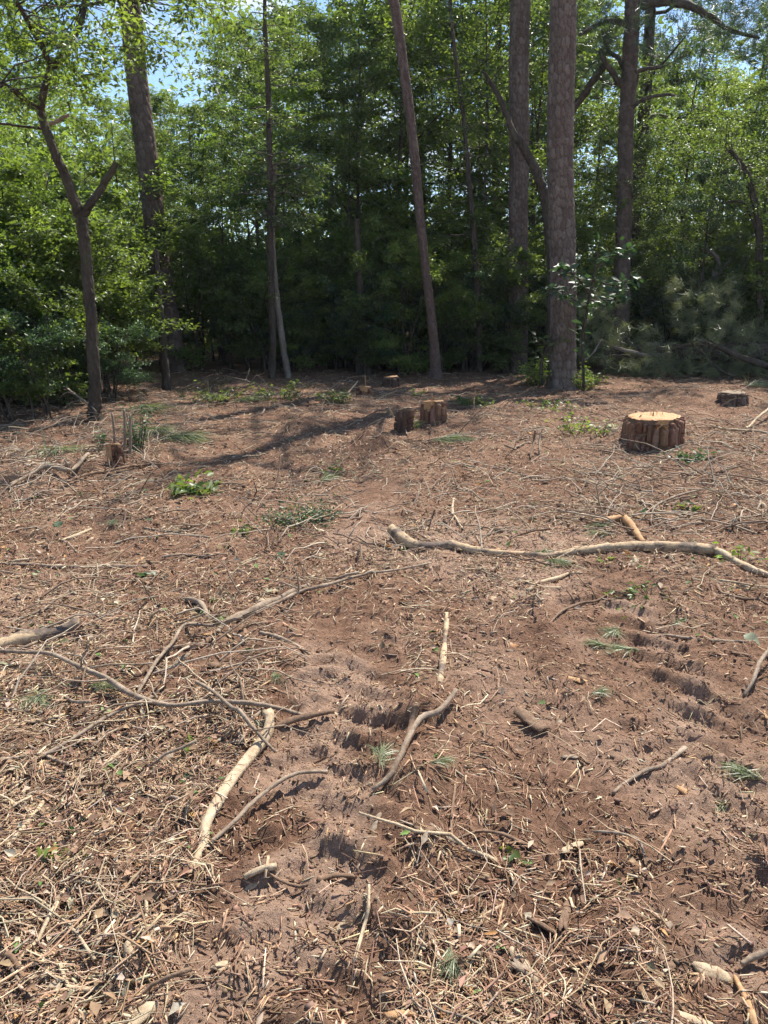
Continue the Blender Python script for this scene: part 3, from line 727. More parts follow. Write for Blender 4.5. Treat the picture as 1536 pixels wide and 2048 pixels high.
plated_trunk('pine_tree', [(873, 754, 23), (868, 690, 18), (850, 520, 17), (830, 330, 17), (808, 130, 17), (790, 0, 17)], 0, 6,
             'slim pine leaning left beyond the pair of small stumps', 63, nu=10, cv=0.12, k=40, depth=0.008, crown=HC[0], colA=(0.116, 0.079, 0.066), colB=(0.199, 0.145, 0.124), flare=.2)
plated_trunk('pine_tree', [(350, 745, 44), (338, 650, 42), (318, 520, 38), (295, 330, 37), (275, 160, 35), (258, 0, 33)], 0, 16,
             'thick dark pine at left behind the curved oak, half hidden by leaves', 64, nu=12, cv=0.18, crown=HC[1], colA=(0.100, 0.071, 0.056), colB=(0.174, 0.133, 0.112))

M['sprig'] = mat_leaf('fresh_pine_needle', (0.08, 0.10, 0.05), (0.23, 0.25, 0.14), (1.4, 1.5, .7), .25, .4, .5)
# ------------------------------------------------------------------ other standing trees
def limb_tube(root, name, pts, mat, sides=9, seed=0, org=None):
    """pts: (px, py, width px, Y)"""
    P = np.array([at(a, b, Y) for a, b, w, Y in pts]); r = np.array([0.5 * w * mpp(p) for p, (a, b, w, Y) in zip(P, pts)])
    m = max(14, len(P) * 6); C = crom(P, m); rr = np.interp(np.linspace(0, 1, m), np.linspace(0, 1, len(r)), r)
    g = np.random.default_rng(abs(seed)); nz = g.normal(size=(m + 4, 3)); nz = sum(nz[i:i + m] for i in range(5)) / 5; nz[0] = 0; C += nz * rr[:, None] * 0.35
    dsp = g.normal(size=(m, sides)) * rr[:, None] * 0.09
    if sides >= 10 and rr.max() > .05:      # ridged bark
        m2, sides = m * 4, sides * 3; C = crom(C, m2); rr = np.interp(np.linspace(0, 1, m2), np.linspace(0, 1, m), rr); A, Z = np.meshgrid(np.arange(sides) / sides, np.arange(m2) * np.linalg.norm(np.diff(C, axis=0), axis=1).mean())
        f, cid = cells((A + .05 * perlin(A * 9, Z * 6, seed)) % 1, Z, 9, .13, seed + 3); dsp = rr[:, None] * (.16 * sstep(0, .35, f) * (.5 + cid) - .12 + .10 * perlin(A * 6, Z * 3, seed + 4) + .05 * perlin(A * 40, Z * 30, seed + 5))
    o_ = org if org is not None else np.zeros(3)
    link(name, mesh(name, *(lambda t: (t[0] - o_, [t[1], t[2]]))(tube(C, rr, sides, True, disp=dsp)), M[mat], smooth=True), root)
    return C

def sprays(root, name, cents, skel, org, leaf, nlv, mat, seed, size=0.35, twigmat='bark'):
    g = np.random.default_rng(abs(seed)); T = Geo(); LV = Geo()
    for c in cents:
        s = skel[np.argmin(((skel - c) ** 2).sum(1))]; t = np.linspace(0, 1, 5)[:, None]
        C = s + (c - s) * t + np.array([0, 0, .25]) * np.linalg.norm(c - s) * (t - t * t) * g.uniform(-.3, 1) + g.normal(size=(5, 3)) * 0.03
        T.add(*tube(C - org, np.linspace(0.011, 0.003, 5), 4, False)); cv = g.random() * .35
        for _ in range(4):
            d = norm(norm(c - s) * .5 + rdir(1, g)[0] * np.array([1, 1, .4])); l = size * g.uniform(.6, 1.3); n = int(nlv * g.uniform(.6, 1.3)); tt = g.random((n, 1))
            T.add(*tube(c - org + d * l * np.linspace(0, 1, 3)[:, None], [.004, .003, .0015], 3, False))
            p = c + d * l * tt + g.normal(size=(n, 3)) * np.array([.07, .07, .035]) - org
            Lf = leaf * g.uniform(.6, 1.25, n); V, F = leaf_quads(p, g.normal(size=(n, 3)) * np.array([1, 1, .4]) + d * .9 - np.array([0, 0, .25]), norm(g.normal(size=(n, 3)) * .5 + np.array([0, 0, 1])), Lf, Lf * .48)
            LV.add(V, F3=F, var=np.repeat(np.clip(cv + g.random(n) * .5, 0, 1), 4))
    tag(link('branchlets', T.build('branchlets', M[twigmat]), root), kind='stuff'); link(name, LV.build(name, M[mat]), root)

# curved mossy oak at left
b = ground(192, 838); Y = b[1]; root = tag(link('oak_tree', None, loc=b), 'curved mossy oak forking at head height, beside the small split stump', 'tree')
S = [limb_tube(root, 'trunk', [(194, 850, 30.4, Y), (190, 800, 23.8, Y), (183, 650, 19.8, Y), (172, 520, 19.8, Y), (160, 425, 19.8, Y)], 'bark_moss', 14, 1, b),
     limb_tube(root, 'limb', [(160, 430, 18.5, Y), (140, 375, 15.8, Y), (112, 310, 14.5, Y - .1), (92, 255, 13.2, Y - .1), (80, 218, 14.5, Y - .1)], 'bark_moss', 12, 2, b),
     limb_tube(root, 'limb', [(160, 430, 14.5, Y), (185, 405, 13.2, Y), (208, 370, 11.9, Y + .1), (232, 325, 9.2, Y + .1)], 'bark_moss', 10, 3, b),
     limb_tube(root, 'limb', [(80, 220, 11.9, Y - .1), (90, 170, 10.6, Y - .2), (104, 132, 10.6, Y - .2), (130, 105, 9.9, Y - .1), (152, 70, 9.2, Y), (168, 15, 7.9, Y + .1), (172, -60, 6.6, Y + .2)], 'bark_moss', 10, 4, b),
     limb_tube(root, 'limb', [(104, 132, 9.2, Y - .2), (84, 90, 8.6, Y - .3), (55, 40, 7.9, Y - .5), (25, -10, 6.6, Y - .6), (0, -60, 5.3, Y - .7)], 'bark_moss', 10, 5, b),
     limb_tube(root, 'limb', [(80, 222, 10.6, Y - .1), (50, 200, 9.2, Y - .3), (15, 175, 7.9, Y - .6), (-40, 150, 6.6, Y - .8)], 'bark_moss', 10, 6, b),
     limb_tube(root, 'limb', [(100, 248, 7.3, Y - .1), (118, 240, 6.6, Y - .1), (138, 230, 5.3, Y - .1)], 'wood_grey', 8, 7, b),
     limb_tube(root, 'limb', [(168, 12, 5.3, Y), (200, 5, 4.0, Y), (250, -8, 3.3, Y)], 'bark', 7, 8, b),
     limb_tube(root, 'limb', [(86, 258, 4.6, Y), (40, 252, 4.0, Y - .2), (-20, 245, 3.3, Y - .3)], 'bark', 7, 9, b)]
sk = np.concatenate(S[1:2] + S[3:]); g = np.random.default_rng(8); cents = []
while len(cents) < 85:
    px, py = g.uniform(-60, 420), g.uniform(-120, 330)
    if py > 130 + 0.4 * (250 - abs(px - 60)) or (px > 290 and py > 150) or (285 < px < 370 and g.random() < .75): continue
    cents.append(at(px, py, Y + g.normal() * .9))
sprays(root, 'crown', cents, sk, b, .075, 26, 'leaf_mid', 9)

def thin_tree(name, label, pts, mat='bark', cat='tree', leaf=None, extra=(), base_ground=True):
    b = ground(pts[0][0], pts[0][1]); Y = b[1]; root = tag(link(name, None, loc=b), label, cat)
    C = limb_tube(root, 'trunk', [(pts[0][0], pts[0][1] + 6, pts[0][2], Y)] + [(a, q, w, Y) for a, q, w in pts], mat, 10, int(pts[0][0]), b); sk = [C]
    for e in extra: sk.append(limb_tube(root, 'limb', [(a, q, w, Y + dy) for a, q, w, dy in e], mat, 7, int(e[0][1]), b))
    if leaf:
        (x0, y0, x1, y1), n, size, nl, lm = leaf; g = np.random.default_rng(abs(int(x0 + y0)))
        sprays(root, 'crown', [at(g.uniform(x0, x1), g.uniform(y0, y1), Y + g.normal() * .5) for _ in range(n)], np.concatenate(sk), b, size, nl, lm, int(x0) + 3, twigmat=mat)
    return root
thin_tree('young_tree', 'thin straight trunk, upright one of the twin stems in the shade', [(543, 757, 15), (543, 650, 13), (541, 520, 12), (540, 400, 11), (536, 200, 9), (530, 20, 6), (526, -120, 3)], 'bark', leaf=((440, 20, 640, 460), 60, .07, 24, 'leaf_dark'))
thin_tree('young_tree', 'thin pale trunk leaning left, beside the upright twin stem', [(575, 756, 13), (562, 660, 12), (550, 560, 11), (545, 450, 10), (548, 330, 8)], 'bark_pale', leaf=((480, 300, 640, 470), 16, .06, 20, 'leaf_blue'))
thin_tree('young_tree', 'dark thin stem standing against the thick dark pine', [(334, 780, 17), (328, 700, 13), (318, 600, 11), (312, 500, 9)], 'bark')
thin_tree('young_tree', 'dark slender trunk in deep shade behind the tilted stump', [(735, 748, 18), (728, 680, 14), (720, 580, 12), (712, 440, 10)], 'bark')
thin_tree('young_tree', 'slender trunk just left of the straight pine', [(960, 745, 12), (957, 640, 12), (950, 500, 11), (940, 380, 9), (925, 220, 7), (905, 60, 5), (890, -80, 3)], 'bark', leaf=((850, 120, 1000, 640), 46, .062, 22, 'leaf_dark'))
thin_tree('young_tree', 'curved dark trunk bending left between the two large pines', [(1108, 752, 22), (1104, 560, 20), (1098, 440, 19), (1080, 365, 18), (1056, 310, 15), (1030, 270, 12), (1000, 200, 9), (965, 140, 5)], 'bark')
thin_tree('bare_sapling', 'bare pale crooked sapling among the felled pine boughs', [(1420, 735, 13), (1425, 640, 11), (1433, 570, 10), (1436, 520, 8), (1418, 500, 4)], 'bark_pale', 'sapling',
          extra=[[(1436, 545, 6, 0), (1428, 555, 5, 0), (1426, 540, 3, .1)], [(1434, 560, 5, 0), (1450, 530, 4, .1), (1465, 520, 2, .2)]])
thin_tree('young_tree', 'dark crooked trunk at the right edge of the wood', [(1524, 745, 15), (1522, 620, 13), (1518, 480, 12), (1505, 380, 10), (1488, 335, 8), (1460, 300, 6)], 'bark', extra=[[(1518, 480, 7, 0), (1490, 410, 5, .3), (1450, 405, 3, .5)]], leaf=((1380, 230, 1560, 420), 30, .075, 22, 'leaf_mid'))
thin_tree('young_tree', 'thin dark stem at the left edge of the picture', [(4, 800, 12), (6, 600, 10), (2, 480, 9), (-8, 400, 7)], 'bark', extra=[[(5, 470, 5, 0), (30, 440, 4, .2), (60, 430, 2, .3)]], leaf=((-40, 330, 140, 560), 26, .065, 24, 'leaf_lime'))

# dark pine with side limbs, behind the largest pine
pb, Pp, org = plated_trunk('pine_tree', [(1240, 742, 32), (1243, 640, 29), (1247, 430, 27), (1253, 250, 25), (1262, 60, 25), (1266, 0, 25)], 0, 6.5,
                           'dark pine with bare crooked side limbs right of the largest pine', 65, nu=10, cv=0.14, k=40, crown=HC[0], colA=(0.085, 0.065, 0.055), colB=(0.16, 0.125, 0.105))
Y = org[1]
skl = []
for i, e in enumerate(([(1266, 14, 16, 0), (1310, 4, 14, -.2), (1370, 8, 12, -.4), (1420, 35, 10, -.6), (1462, 62, 7, -.8), (1520, 75, 4, -1)], [(1256, 52, 10, 0), (1220, 42, 8, -.2), (1190, 52, 7, -.3), (1158, 70, 5, -.5)],
                       [(1254, 150, 9, 0), (1235, 115, 8, .2), (1215, 100, 6, .3), (1205, 60, 4, .4)], [(1252, 178, 11, 0), (1228, 150, 10, -.2), (1208, 120, 8, -.3), (1200, 100, 6, -.3)],
                       [(1262, 150, 9, 0), (1290, 138, 7, -.2), (1325, 133, 5, -.3)], [(1256, 225, 9, 0), (1285, 200, 7, -.3), (1330, 190, 5, -.5), (1350, 192, 3, -.6)], [(1262, 190, 10, 0), (1270, 165, 9, .2), (1275, 145, 6, .2)],
                       [(1210, 130, 12, -.1), (1180, 170, 12, .3), (1140, 235, 13, .6), (1120, 300, 12, .9)])):
    skl.append(limb_tube(pb, 'limb', [(a, q, w, Y + dy) for a, q, w, dy in e], 'bark', 8, 90 + i, org))
LV = Geo(); g = np.random.default_rng(4)
for C in (skl[0], skl[1], skl[2]):
    for _ in range(60):
        c = C[g.integers(len(C) // 3, len(C))] + g.normal(size=3) * np.array([.55, .5, .35]); needles(LV, c - org, np.array([0, 0, .5]), 26, .24, .013, g)
for _ in range(120):
    c = at(g.uniform(1400, 1580), g.uniform(-30, 120), Y - .8 + g.normal() * .6); needles(LV, c - org, np.array([0, 0, .4]), 26, .24, .013, g)
link('needles', LV.build('pine_needles', M['needle']), pb)

# broad-leaved sapling before the largest pine, lime weeds at its foot
def big_leaf_plant(name, label, base, paths, leafmat, L, nl, seed, Y0=None, cat='sapling', stemmat='bark', w=.5):
    b = ground(*base); Y = (Y0 or b[1]); g = np.random.default_rng(seed); root = tag(link(name, None, loc=b), label, cat); LV = Geo()
    for i, e in enumerate(paths):
        C = limb_tube(root, 'stem', [(a, q, ww, Y + dy) for a, q, ww, dy in e], stemmat, 6, seed + i, b)
        n = nl; k = g.integers(len(C) // 4, len(C), n); p = C[k] + g.normal(size=(n, 3)) * .05 - b
        d = g.normal(size=(n, 3)) * np.array([1, 1, .45]) + norm(C[-1] - C[0]) * .5
        Lf = L * g.uniform(.6, 1.2, n); V, F = leaf_quads(p, d - np.array([0, 0, .2]), norm(g.normal(size=(n, 3)) * .45 + np.array([0, -.2, 1])), Lf, Lf * w, .12)
        LV.add(V, F3=F, var=np.repeat(g.random(n) * .7, 4))
    link('leaves', LV.build('plant_leaves', M[leafmat]), root); return root
big_leaf_plant('sapling', 'blue-green broad-leaved sapling crossing the largest pine trunk', (1168, 772), [[(1168, 775, 6, 0), (1165, 700, 5, -.2), (1175, 620, 5, -.4), (1190, 540, 4, -.5), (1200, 480, 3, -.5)],
    [(1175, 620, 4, -.4), (1150, 600, 3, -.5), (1120, 585, 2, -.6), (1105, 575, 2, -.6)], [(1180, 590, 4, -.4), (1150, 550, 3, -.5), (1118, 535, 2, -.5)], [(1190, 540, 3, -.5), (1230, 510, 3, -.5), (1260, 500, 2, -.5)], [(1185, 560, 3, -.5), (1230, 570, 3, -.6), (1270, 560, 2, -.6)],
    [(1178, 600, 3, -.4), (1220, 600, 3, -.2), (1245, 590, 2, -.1)]], 'leaf_blue', .17, 62, 3)
big_leaf_plant('sapling', 'dark stemmed seedling with drooping leaves left of the largest pine', (1087, 768), [[(1087, 770, 8, 0), (1083, 735, 7, 0), (1090, 705, 6, 0), (1098, 690, 5, 0)], [(1095, 692, 3, 0), (1080, 680, 2, -.1), (1064, 682, 2, -.1)], [(1095, 692, 3, 0), (1110, 678, 2, -.1), (1118, 680, 2, -.2)]], 'leaf_dark', .17, 12, 5)
def weed_pix(px, py, s, label, k, mat, cat='weed', name='weed', leaf=.05, h=.35, r=.25, stems=14, nl=16, group=None):
    b = ground(px, py); g = np.random.default_rng(k); T = Geo(); LV = Geo()
    for i in range(stems):
        a = g.random() * 6.28; rr = r * math.sqrt(g.random()); e = np.array([math.cos(a) * rr, math.sin(a) * rr, h * g.uniform(.5, 1.1) * (1 - .5 * rr / r)]); t = np.linspace(0, 1, 5)[:, None]
        st = e * np.array([.35, .35, 0]); C = st + (e - st) * t + np.array([0, 0, .2 * h]) * (t - t * t); T.add(*tube(C, np.linspace(.004, .0015, 5), 4, False))
        n = nl; tt = g.random((n, 1)) * .9 + .15; p = st + (e - st) * tt + np.array([0, 0, .2 * h]) * (tt - tt * tt) + g.normal(size=(n, 3)) * .03; p[:, 2] = np.maximum(p[:, 2], .01)
        Lf = leaf * g.uniform(.6, 1.3, n); V, F = leaf_quads(p, g.normal(size=(n, 3)) * np.array([1, 1, .4]), norm(g.normal(size=(n, 3)) * .5 + np.array([0, 0, 1])), Lf, Lf * .55); LV.add(V, F3=F, var=np.repeat(g.random(n) * .8, 4))
    root = tag(link(name, None, loc=b), label, cat, group); root.scale = (s, s, s)
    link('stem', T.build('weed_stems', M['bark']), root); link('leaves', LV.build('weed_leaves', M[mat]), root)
weed_pix(1075, 762, 1, 'lime green weeds left of the foot of the largest pine', 1, 'leaf_lime', h=.75, r=.5, stems=40, leaf=.065)
weed_pix(1168, 768, 1, 'lime green weeds right of the foot of the largest pine', 2, 'leaf_lime', h=.48, r=.38, stems=38, leaf=.06)
weed_pix(1150, 872, 1, 'green seedlings with pale leaves left of the wide stump', 3, 'leaf_mid', h=.3, r=.35, stems=14, leaf=.06, nl=9)
weed_pix(1200, 880, 1, 'sparse sprig beside the left side of the wide stump', 14, 'leaf_lime', h=.35, r=.15, stems=5, leaf=.05, nl=7)
weed_pix(1385, 926, 1, 'pale leafy sprigs lying before the wide stump', 4, 'leaf_blue', h=.1, r=.3, stems=12, leaf=.06, nl=10)
weed_pix(272, 905, 1, 'grey-green sprouts right of the small split stump', 5, 'leaf_blue', h=.62, r=.3, stems=18, leaf=.045, nl=18)
weed_pix(205, 905, 1, 'thin sprout left of the small split stump', 6, 'leaf_blue', h=.35, r=.08, stems=4, leaf=.045, nl=12)
weed_pix(828, 858, 1, 'small green tuft between the tilted stump and the split stump', 7, 'leaf_mid', h=.2, r=.1, stems=6, leaf=.05, nl=9)
weed_pix(835, 792, 1, 'small weed behind the orange split stump', 13, 'leaf_mid', h=.15, r=.15, stems=5, leaf=.06, nl=9)
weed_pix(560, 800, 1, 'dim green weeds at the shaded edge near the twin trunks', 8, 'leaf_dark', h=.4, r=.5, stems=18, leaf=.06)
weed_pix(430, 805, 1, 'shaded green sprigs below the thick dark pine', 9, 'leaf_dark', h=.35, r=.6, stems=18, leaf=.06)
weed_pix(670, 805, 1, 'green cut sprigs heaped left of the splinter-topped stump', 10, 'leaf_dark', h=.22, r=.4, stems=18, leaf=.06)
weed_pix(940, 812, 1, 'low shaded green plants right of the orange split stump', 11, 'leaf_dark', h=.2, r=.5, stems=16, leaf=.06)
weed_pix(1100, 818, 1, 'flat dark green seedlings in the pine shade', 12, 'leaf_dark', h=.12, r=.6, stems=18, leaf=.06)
weed_pix(390, 985, 1, 'heap of large bright green leaves on the litter', 15, 'leaf_mid', name='leaf_heap', cat='leaves', h=.14, r=.28, stems=16, leaf=.11, nl=6)
weed_pix(600, 1045, 1, 'pale fine-leaved cut branch lying in the clearing', 16, 'leaf_blue', name='leafy_branch', cat='branch', h=.18, r=.33, stems=26, leaf=.028, nl=24)
weed_pix(495, 1068, 1, 'small pale green sprig left of the soil lump', 17, 'leaf_mid', name='leafy_sprig', cat='sprig', h=.07, r=.1, stems=6, leaf=.05, nl=6)
weed_pix(665, 948, 1, 'low green sprig by the far end of the wheel track', 18, 'leaf_mid', name='leafy_sprig', cat='sprig', h=.08, r=.2, stems=8, leaf=.05, nl=6)
weed_pix(285, 1155, .6, 'pale torn leaves at the end of the straight stick', 19, 'leaf_blue', name='leafy_sprig', cat='sprig', h=.07, r=.12, stems=6, leaf=.08, nl=4)
weed_pix(1300, 1195, .8, 'scattered green leaves below the long pole', 20, 'leaf_mid', name='leafy_sprig', cat='sprig', h=.06, r=.4, stems=14, leaf=.05, nl=4)
weed_pix(1212, 1122, .6, 'star-shaped fresh green leaf against the long pole', 21, 'leaf_lime', name='leafy_sprig', cat='sprig', h=.08, r=.06, stems=3, leaf=.1, nl=2)
weed_pix(1480, 1128, .7, 'bright green leaves over the broken log end', 22, 'leaf_lime', name='leafy_sprig', cat='sprig', h=.1, r=.22, stems=7, leaf=.08, nl=4)
weed_pix(145, 1708, .45, 'pale green crumpled leaves on the chip mulch', 23, 'leaf_lime', name='leafy_sprig', cat='sprig', h=.08, r=.16, stems=6, leaf=.10, nl=3)
weed_pix(384, 1500, .5, 'single crumpled dark green leaf left of the peeled log', 24, 'leaf_mid', name='leafy_sprig', cat='sprig', h=.06, r=.05, stems=3, leaf=.12, nl=2)
weed_pix(1020, 1725, .4, 'torn green leaves among chips near the crossed sticks', 25, 'leaf_mid', name='leafy_sprig', cat='sprig', h=.05, r=.15, stems=5, leaf=.1, nl=3)
weed_pix(1385, 1020, .7, 'dark green leaf clump by the orange elbow branch', 26, 'leaf_dark', name='leafy_sprig', cat='sprig', h=.08, r=.2, stems=6, leaf=.08, nl=4)

# ------------------------------------------------------------------ felled pine top at right
b = ground(1340, 752); Y = 17.2; root = tag(link('felled_pine', None, loc=b), 'felled pine top with bent limbs and dark needles lying at right', 'felled tree')
sk = [limb_tube(root, 'trunk', [(1205, 705, 20, Y + .3), (1300, 702, 26, Y + .1), (1400, 702, 30, Y), (1480, 700, 34, Y), (1600, 700, 36, Y)], 'bark', 14, 1, b)]
for i, e in enumerate(([(1202, 680, 8, -.6), (1225, 692, 9, -.6), (1260, 703, 10, -.6), (1300, 710, 10, -.5), (1340, 706, 9, -.4)], [(1392, 678, 9, -1.0), (1430, 690, 12, -1.0), (1480, 712, 15, -1.2), (1540, 735, 18, -1.4), (1600, 752, 18, -1.5)],
                       [(1320, 704, 9, -.7), (1360, 692, 8, -.8), (1385, 688, 8, -.9), (1420, 690, 7, -1)], [(1202, 680, 6, -.7), (1190, 700, 6, -.8), (1175, 715, 5, -.9), (1160, 727, 4, -1)], [(1200, 716, 8, -.5), (1230, 712, 8, -.5), (1280, 712, 9, -.4)],
                       [(1250, 662, 10, .2), (1256, 680, 10, .1), (1262, 695, 9, 0)], [(1400, 700, 7, -.8), (1440, 740, 6, -1.3), (1470, 752, 5, -1.5)], [(1180, 640, 6, -.4), (1196, 600, 5, -.4), (1198, 575, 4, -.4)])):
    sk.append(limb_tube(root, 'limb', [(a, q, w * .7, Y + dy) for a, q, w, dy in e], 'bark_pale' if i in (0, 3) else 'bark', 8, 40 + i, b))
LV = Geo(); g = np.random.default_rng(14)
for (x0, y0, x1, y1, n) in ((1150, 560, 1235, 740, 75), (1215, 650, 1330, 755, 55), (1290, 690, 1420, 760, 70), (1340, 560, 1480, 690, 80), (1430, 640, 1560, 750, 90), (1250, 720, 1560, 765, 50)):
    for _ in range(n):
        p = at(g.uniform(x0, x1), g.uniform(y0, y1), Y + g.uniform(-1.1, .9)); p[2] = max(p[2], .1)
        needles(LV, p - b, rdir(1, g)[0] * np.array([.8, .8, .3]) + np.array([0, 0, .15]), 44, .26, .010, g, .5)
link('needles', LV.build('felled_needles', M['sprig']), root)

# ------------------------------------------------------------------ stumps
def stump(label, px, py, wpx, hpx, ncol, seed, tilt=(0, 0), cut=True, spl=(), lean=(0, 0), barkc=((0.15, 0.078, 0.052), (0.30, 0.185, 0.13)), tear=None, rows=3):
    g = np.random.default_rng(seed); b = ground(px, py); s = mpp(b); Rr = wpx * s / 2; H = hpx * s * 1.04
    root = tag(link('tree_stump', None, loc=b), label, 'stump', 'stumps left in the clearing')
    k = 64; a = np.arange(k) / k * 2 * np.pi
    prof = 1 + .05 * np.sin(2 * a + seed) + .035 * np.sin(5 * a + 2 * seed) + .02 * np.sin(9 * a)
    def rad(th, zf): return np.interp(th % (2 * np.pi), np.append(a, 2 * np.pi), np.append(prof, prof[0])) * Rr * (0.85 + 0.30 * np.exp(-np.maximum(zf, 0) / .26) * (1 + .6 * np.sin(5 * th + seed) + .3 * np.sin(3 * th)))
    def top(x_, y_): return H + tilt[0] * x_ + tilt[1] * y_
    def pos(th, zf, dr):
        r = rad(th, zf) + dr; x_, y_ = r * np.cos(th), r * np.sin(th); z = -0.12 + zf * (top(x_, y_) + .12)
        return np.stack([x_ + lean[0] * z, y_ + lean[1] * z, z], -1)
    zf = np.linspace(0, 1, 14); TH, ZF = np.meshgrid(a, zf); V = pos(TH, ZF, -.02 + .006 * perlin(TH * 8, ZF * 3, seed)).reshape(-1, 3)
    i = np.arange(13)[:, None] * k; j = np.arange(k)[None]; F = np.stack([i + j, i + (j + 1) % k, i + k + (j + 1) % k, i + k + j], -1).reshape(-1, 4)
    link('core', mesh('stump_core', V, [F], M['wood_brown'], smooth=True), root)
    # cut face
    nr = 9; rr = np.linspace(0, 1, nr)[1:]; Vc = [np.array([[0, 0, top(0, 0)]])]
    for q in rr:
        p = pos(a, np.ones(k), -.016) ; xy = p[:, :2] - np.array(lean) * p[:, 2:3]; xy = xy * q; z = top(xy[:, 0], xy[:, 1]) + .008 * perlin(xy[:, 0] * 30, xy[:, 1] * 6, seed) + (.012 if q < .95 else 0.0)
        Vc.append(np.stack([xy[:, 0] + lean[0] * z, xy[:, 1] + lean[1] * z, z], 1))
    Vc = np.concatenate(Vc); Vc[0, :2] += np.array(lean) * H; Vc[0, 2] += .012
    F3 = np.stack([np.zeros(k, int), 1 + np.arange(k), 1 + (np.arange(k) + 1) % k], 1); i = 1 + np.arange(nr - 2)[:, None] * k
    F4 = np.stack([i + j, i + k + j, i + k + (j + 1) % k, i + (j + 1) % k], -1).reshape(-1, 4)
    cf = link('cut_face', mesh('cut_face', Vc, [F3, F4], M['cut' if cut else 'wood_grey']), root)
    # bark plates, each its own piece
    th0 = 0.0; wid = g.uniform(.45, 1.5, ncol); wid = wid / wid.sum() * 2 * np.pi
    for c in range(ncol):
        rw = rows if g.random() < .7 else 1; cuts = [0.0] + sorted(np.clip(np.linspace(0, 1, rw + 1)[1:-1] + g.normal(size=rw - 1) * .2, .15, .85)) + [g.uniform(.90, .995)]
        for z0, z1 in zip(cuts[:-1], cuts[1:]):
            nu, nv = 6, 9; u = np.linspace(0, 1, nu); v = np.linspace(0, 1, nv); U, W_ = np.meshgrid(u, v)
            edge = .16 * wid[c] * perlin(W_ * 3 + c, np.where(U < .5, 0.3, 5.7) + z0 * 7, seed)
            TH = th0 + wid[c] * (.05 + .9 * U) + edge; ZF = z0 + (z1 - z0) * (.015 + .97 * W_) + .03 * perlin(U * 2 + c, np.where(W_ < .5, 1.3, 7.7), seed) * (W_ * (1 - W_) < .02) * (z1 < .95 if True else 0)
            bul = np.minimum(np.minimum(U, 1 - U) * 5, 1) * np.minimum(np.minimum(W_, 1 - W_) * 9, 1); th = g.uniform(.016, .034) * min(1.0, Rr / .22)
            dr = -.03 + (th + .03) * bul ** .5 + .006 * perlin(U * 3 + c * 3, W_ * 5 + z0 * 9, seed + 1) * bul
            P = pos(TH, np.minimum(ZF, .995), dr).reshape(-1, 3); ii = np.arange(nv - 1)[:, None] * nu; jj = np.arange(nu - 1)[None]
            Fp = np.stack([ii + jj, ii + jj + 1, ii + nu + jj + 1, ii + nu + jj], -1).reshape(-1, 4)
            cc = np.array(barkc[0]) + (np.array(barkc[1]) - np.array(barkc[0])) * g.random()
            link('bark_plate', mesh('bark_plate', P, [Fp], M['bark_attr'], col=np.broadcast_to(cc * np.array([1, g.uniform(.88, 1.0), g.uniform(.8, 1.0)]), (len(P), 3))), root)
        th0 += wid[c]
    for (fx, fy, hh, w) in spl:      # fibres torn up where the trunk broke away
        x_, y_ = fx * Rr, fy * Rr; z = top(x_, y_); n = 6; C = np.stack([np.full(n, x_ + lean[0] * H) + np.cumsum(g.normal(size=n) * w * .2), np.full(n, y_ + lean[1] * H), z - .02 + np.linspace(0, hh + .02, n)], 1)
        link('splinter', mesh('splinter', *(lambda t: (t[0], [t[1], t[2]]))(tube(C, np.linspace(w, w * .35, n), 5, True, g.normal(size=(n, 5)) * w * .25)), M['wood_orange']), cf)
    if tear:
        t0, t1, d0, mname = tear; U, W_ = np.meshgrid(np.linspace(0, 1, 9), np.linspace(0, 1, 7)); dep = d0 * (.6 + .5 * perlin(U * 4, U * 0 + .4, seed))
        P = pos(t0 + (t1 - t0) * U, 1.0 - dep * W_, .022 + .006 * perlin(U * 7, W_ * 3, seed)).reshape(-1, 3); P[:9, 2] += .01; ii = np.arange(6)[:, None] * 9; jj = np.arange(8)[None]
        link('torn_patch', mesh('torn_patch', P, [np.stack([ii + jj, ii + jj + 1, ii + 10 + jj, ii + 9 + jj], -1).reshape(-1, 4)], M[mname]), root)
    return root
R15 = math.radians
stump('wide low stump with ridged bark and pale sawn top, right of centre', 1303, 888, 112, 52, 32, 1, tilt=(.03, .02), spl=((-.05, -.1, .07, .012), (.12, .1, .05, .007), (.3, .1, .05, .005), (-.1, .05, .05, .006), (-.6, -.3, .025, .02), (-.4, .0, .02, .02)), tear=(R15(258), R15(280), .28, 'cut'))
stump('stump with orange torn patch and raised splinters, second from the tilted dark stump', 867, 835, 50, 38, 13, 2, tilt=(.05, -.1), spl=((-.1, .2, .09, .018), (.1, .2, .08, .014), (0, .3, .06, .018)), tear=(R15(215), R15(268), .36, 'cut'))
stump('dark tilted stump showing bark only, beside the orange torn stump', 806, 853, 38, 42, 10, 3, tilt=(.12, -.3), cut=False, lean=(.12, .05), barkc=((0.10, 0.06, 0.045), (0.19, 0.125, 0.095)))
stump('small stump with one tall splinter standing on its pale top', 729, 794, 36, 22, 11, 4, tilt=(-.03, -.05), spl=((.1, .1, .2, .018), (-.2, -.3, .05, .015)), tear=(R15(240), R15(290), .3, 'cut'))
stump('farthest stump with flat pale top before the dark thicket', 782, 772, 38, 17, 11, 5, tilt=(.1, -.04), barkc=((0.08, 0.055, 0.045), (0.14, 0.10, 0.08)))
stump('shaded grey stump at right before the felled pine', 1466, 795, 54, 14, 14, 6, cut=False, barkc=((0.11, 0.08, 0.065), (0.20, 0.155, 0.125)), spl=((.3, -.4, .04, .015),))
stump('small split stump among sprouts at left', 233, 922, 27, 40, 8, 7, tilt=(.05, -.1), tear=(R15(200), R15(262), .75, 'wood_orange'), spl=((-.3, 0, .05, .012),))
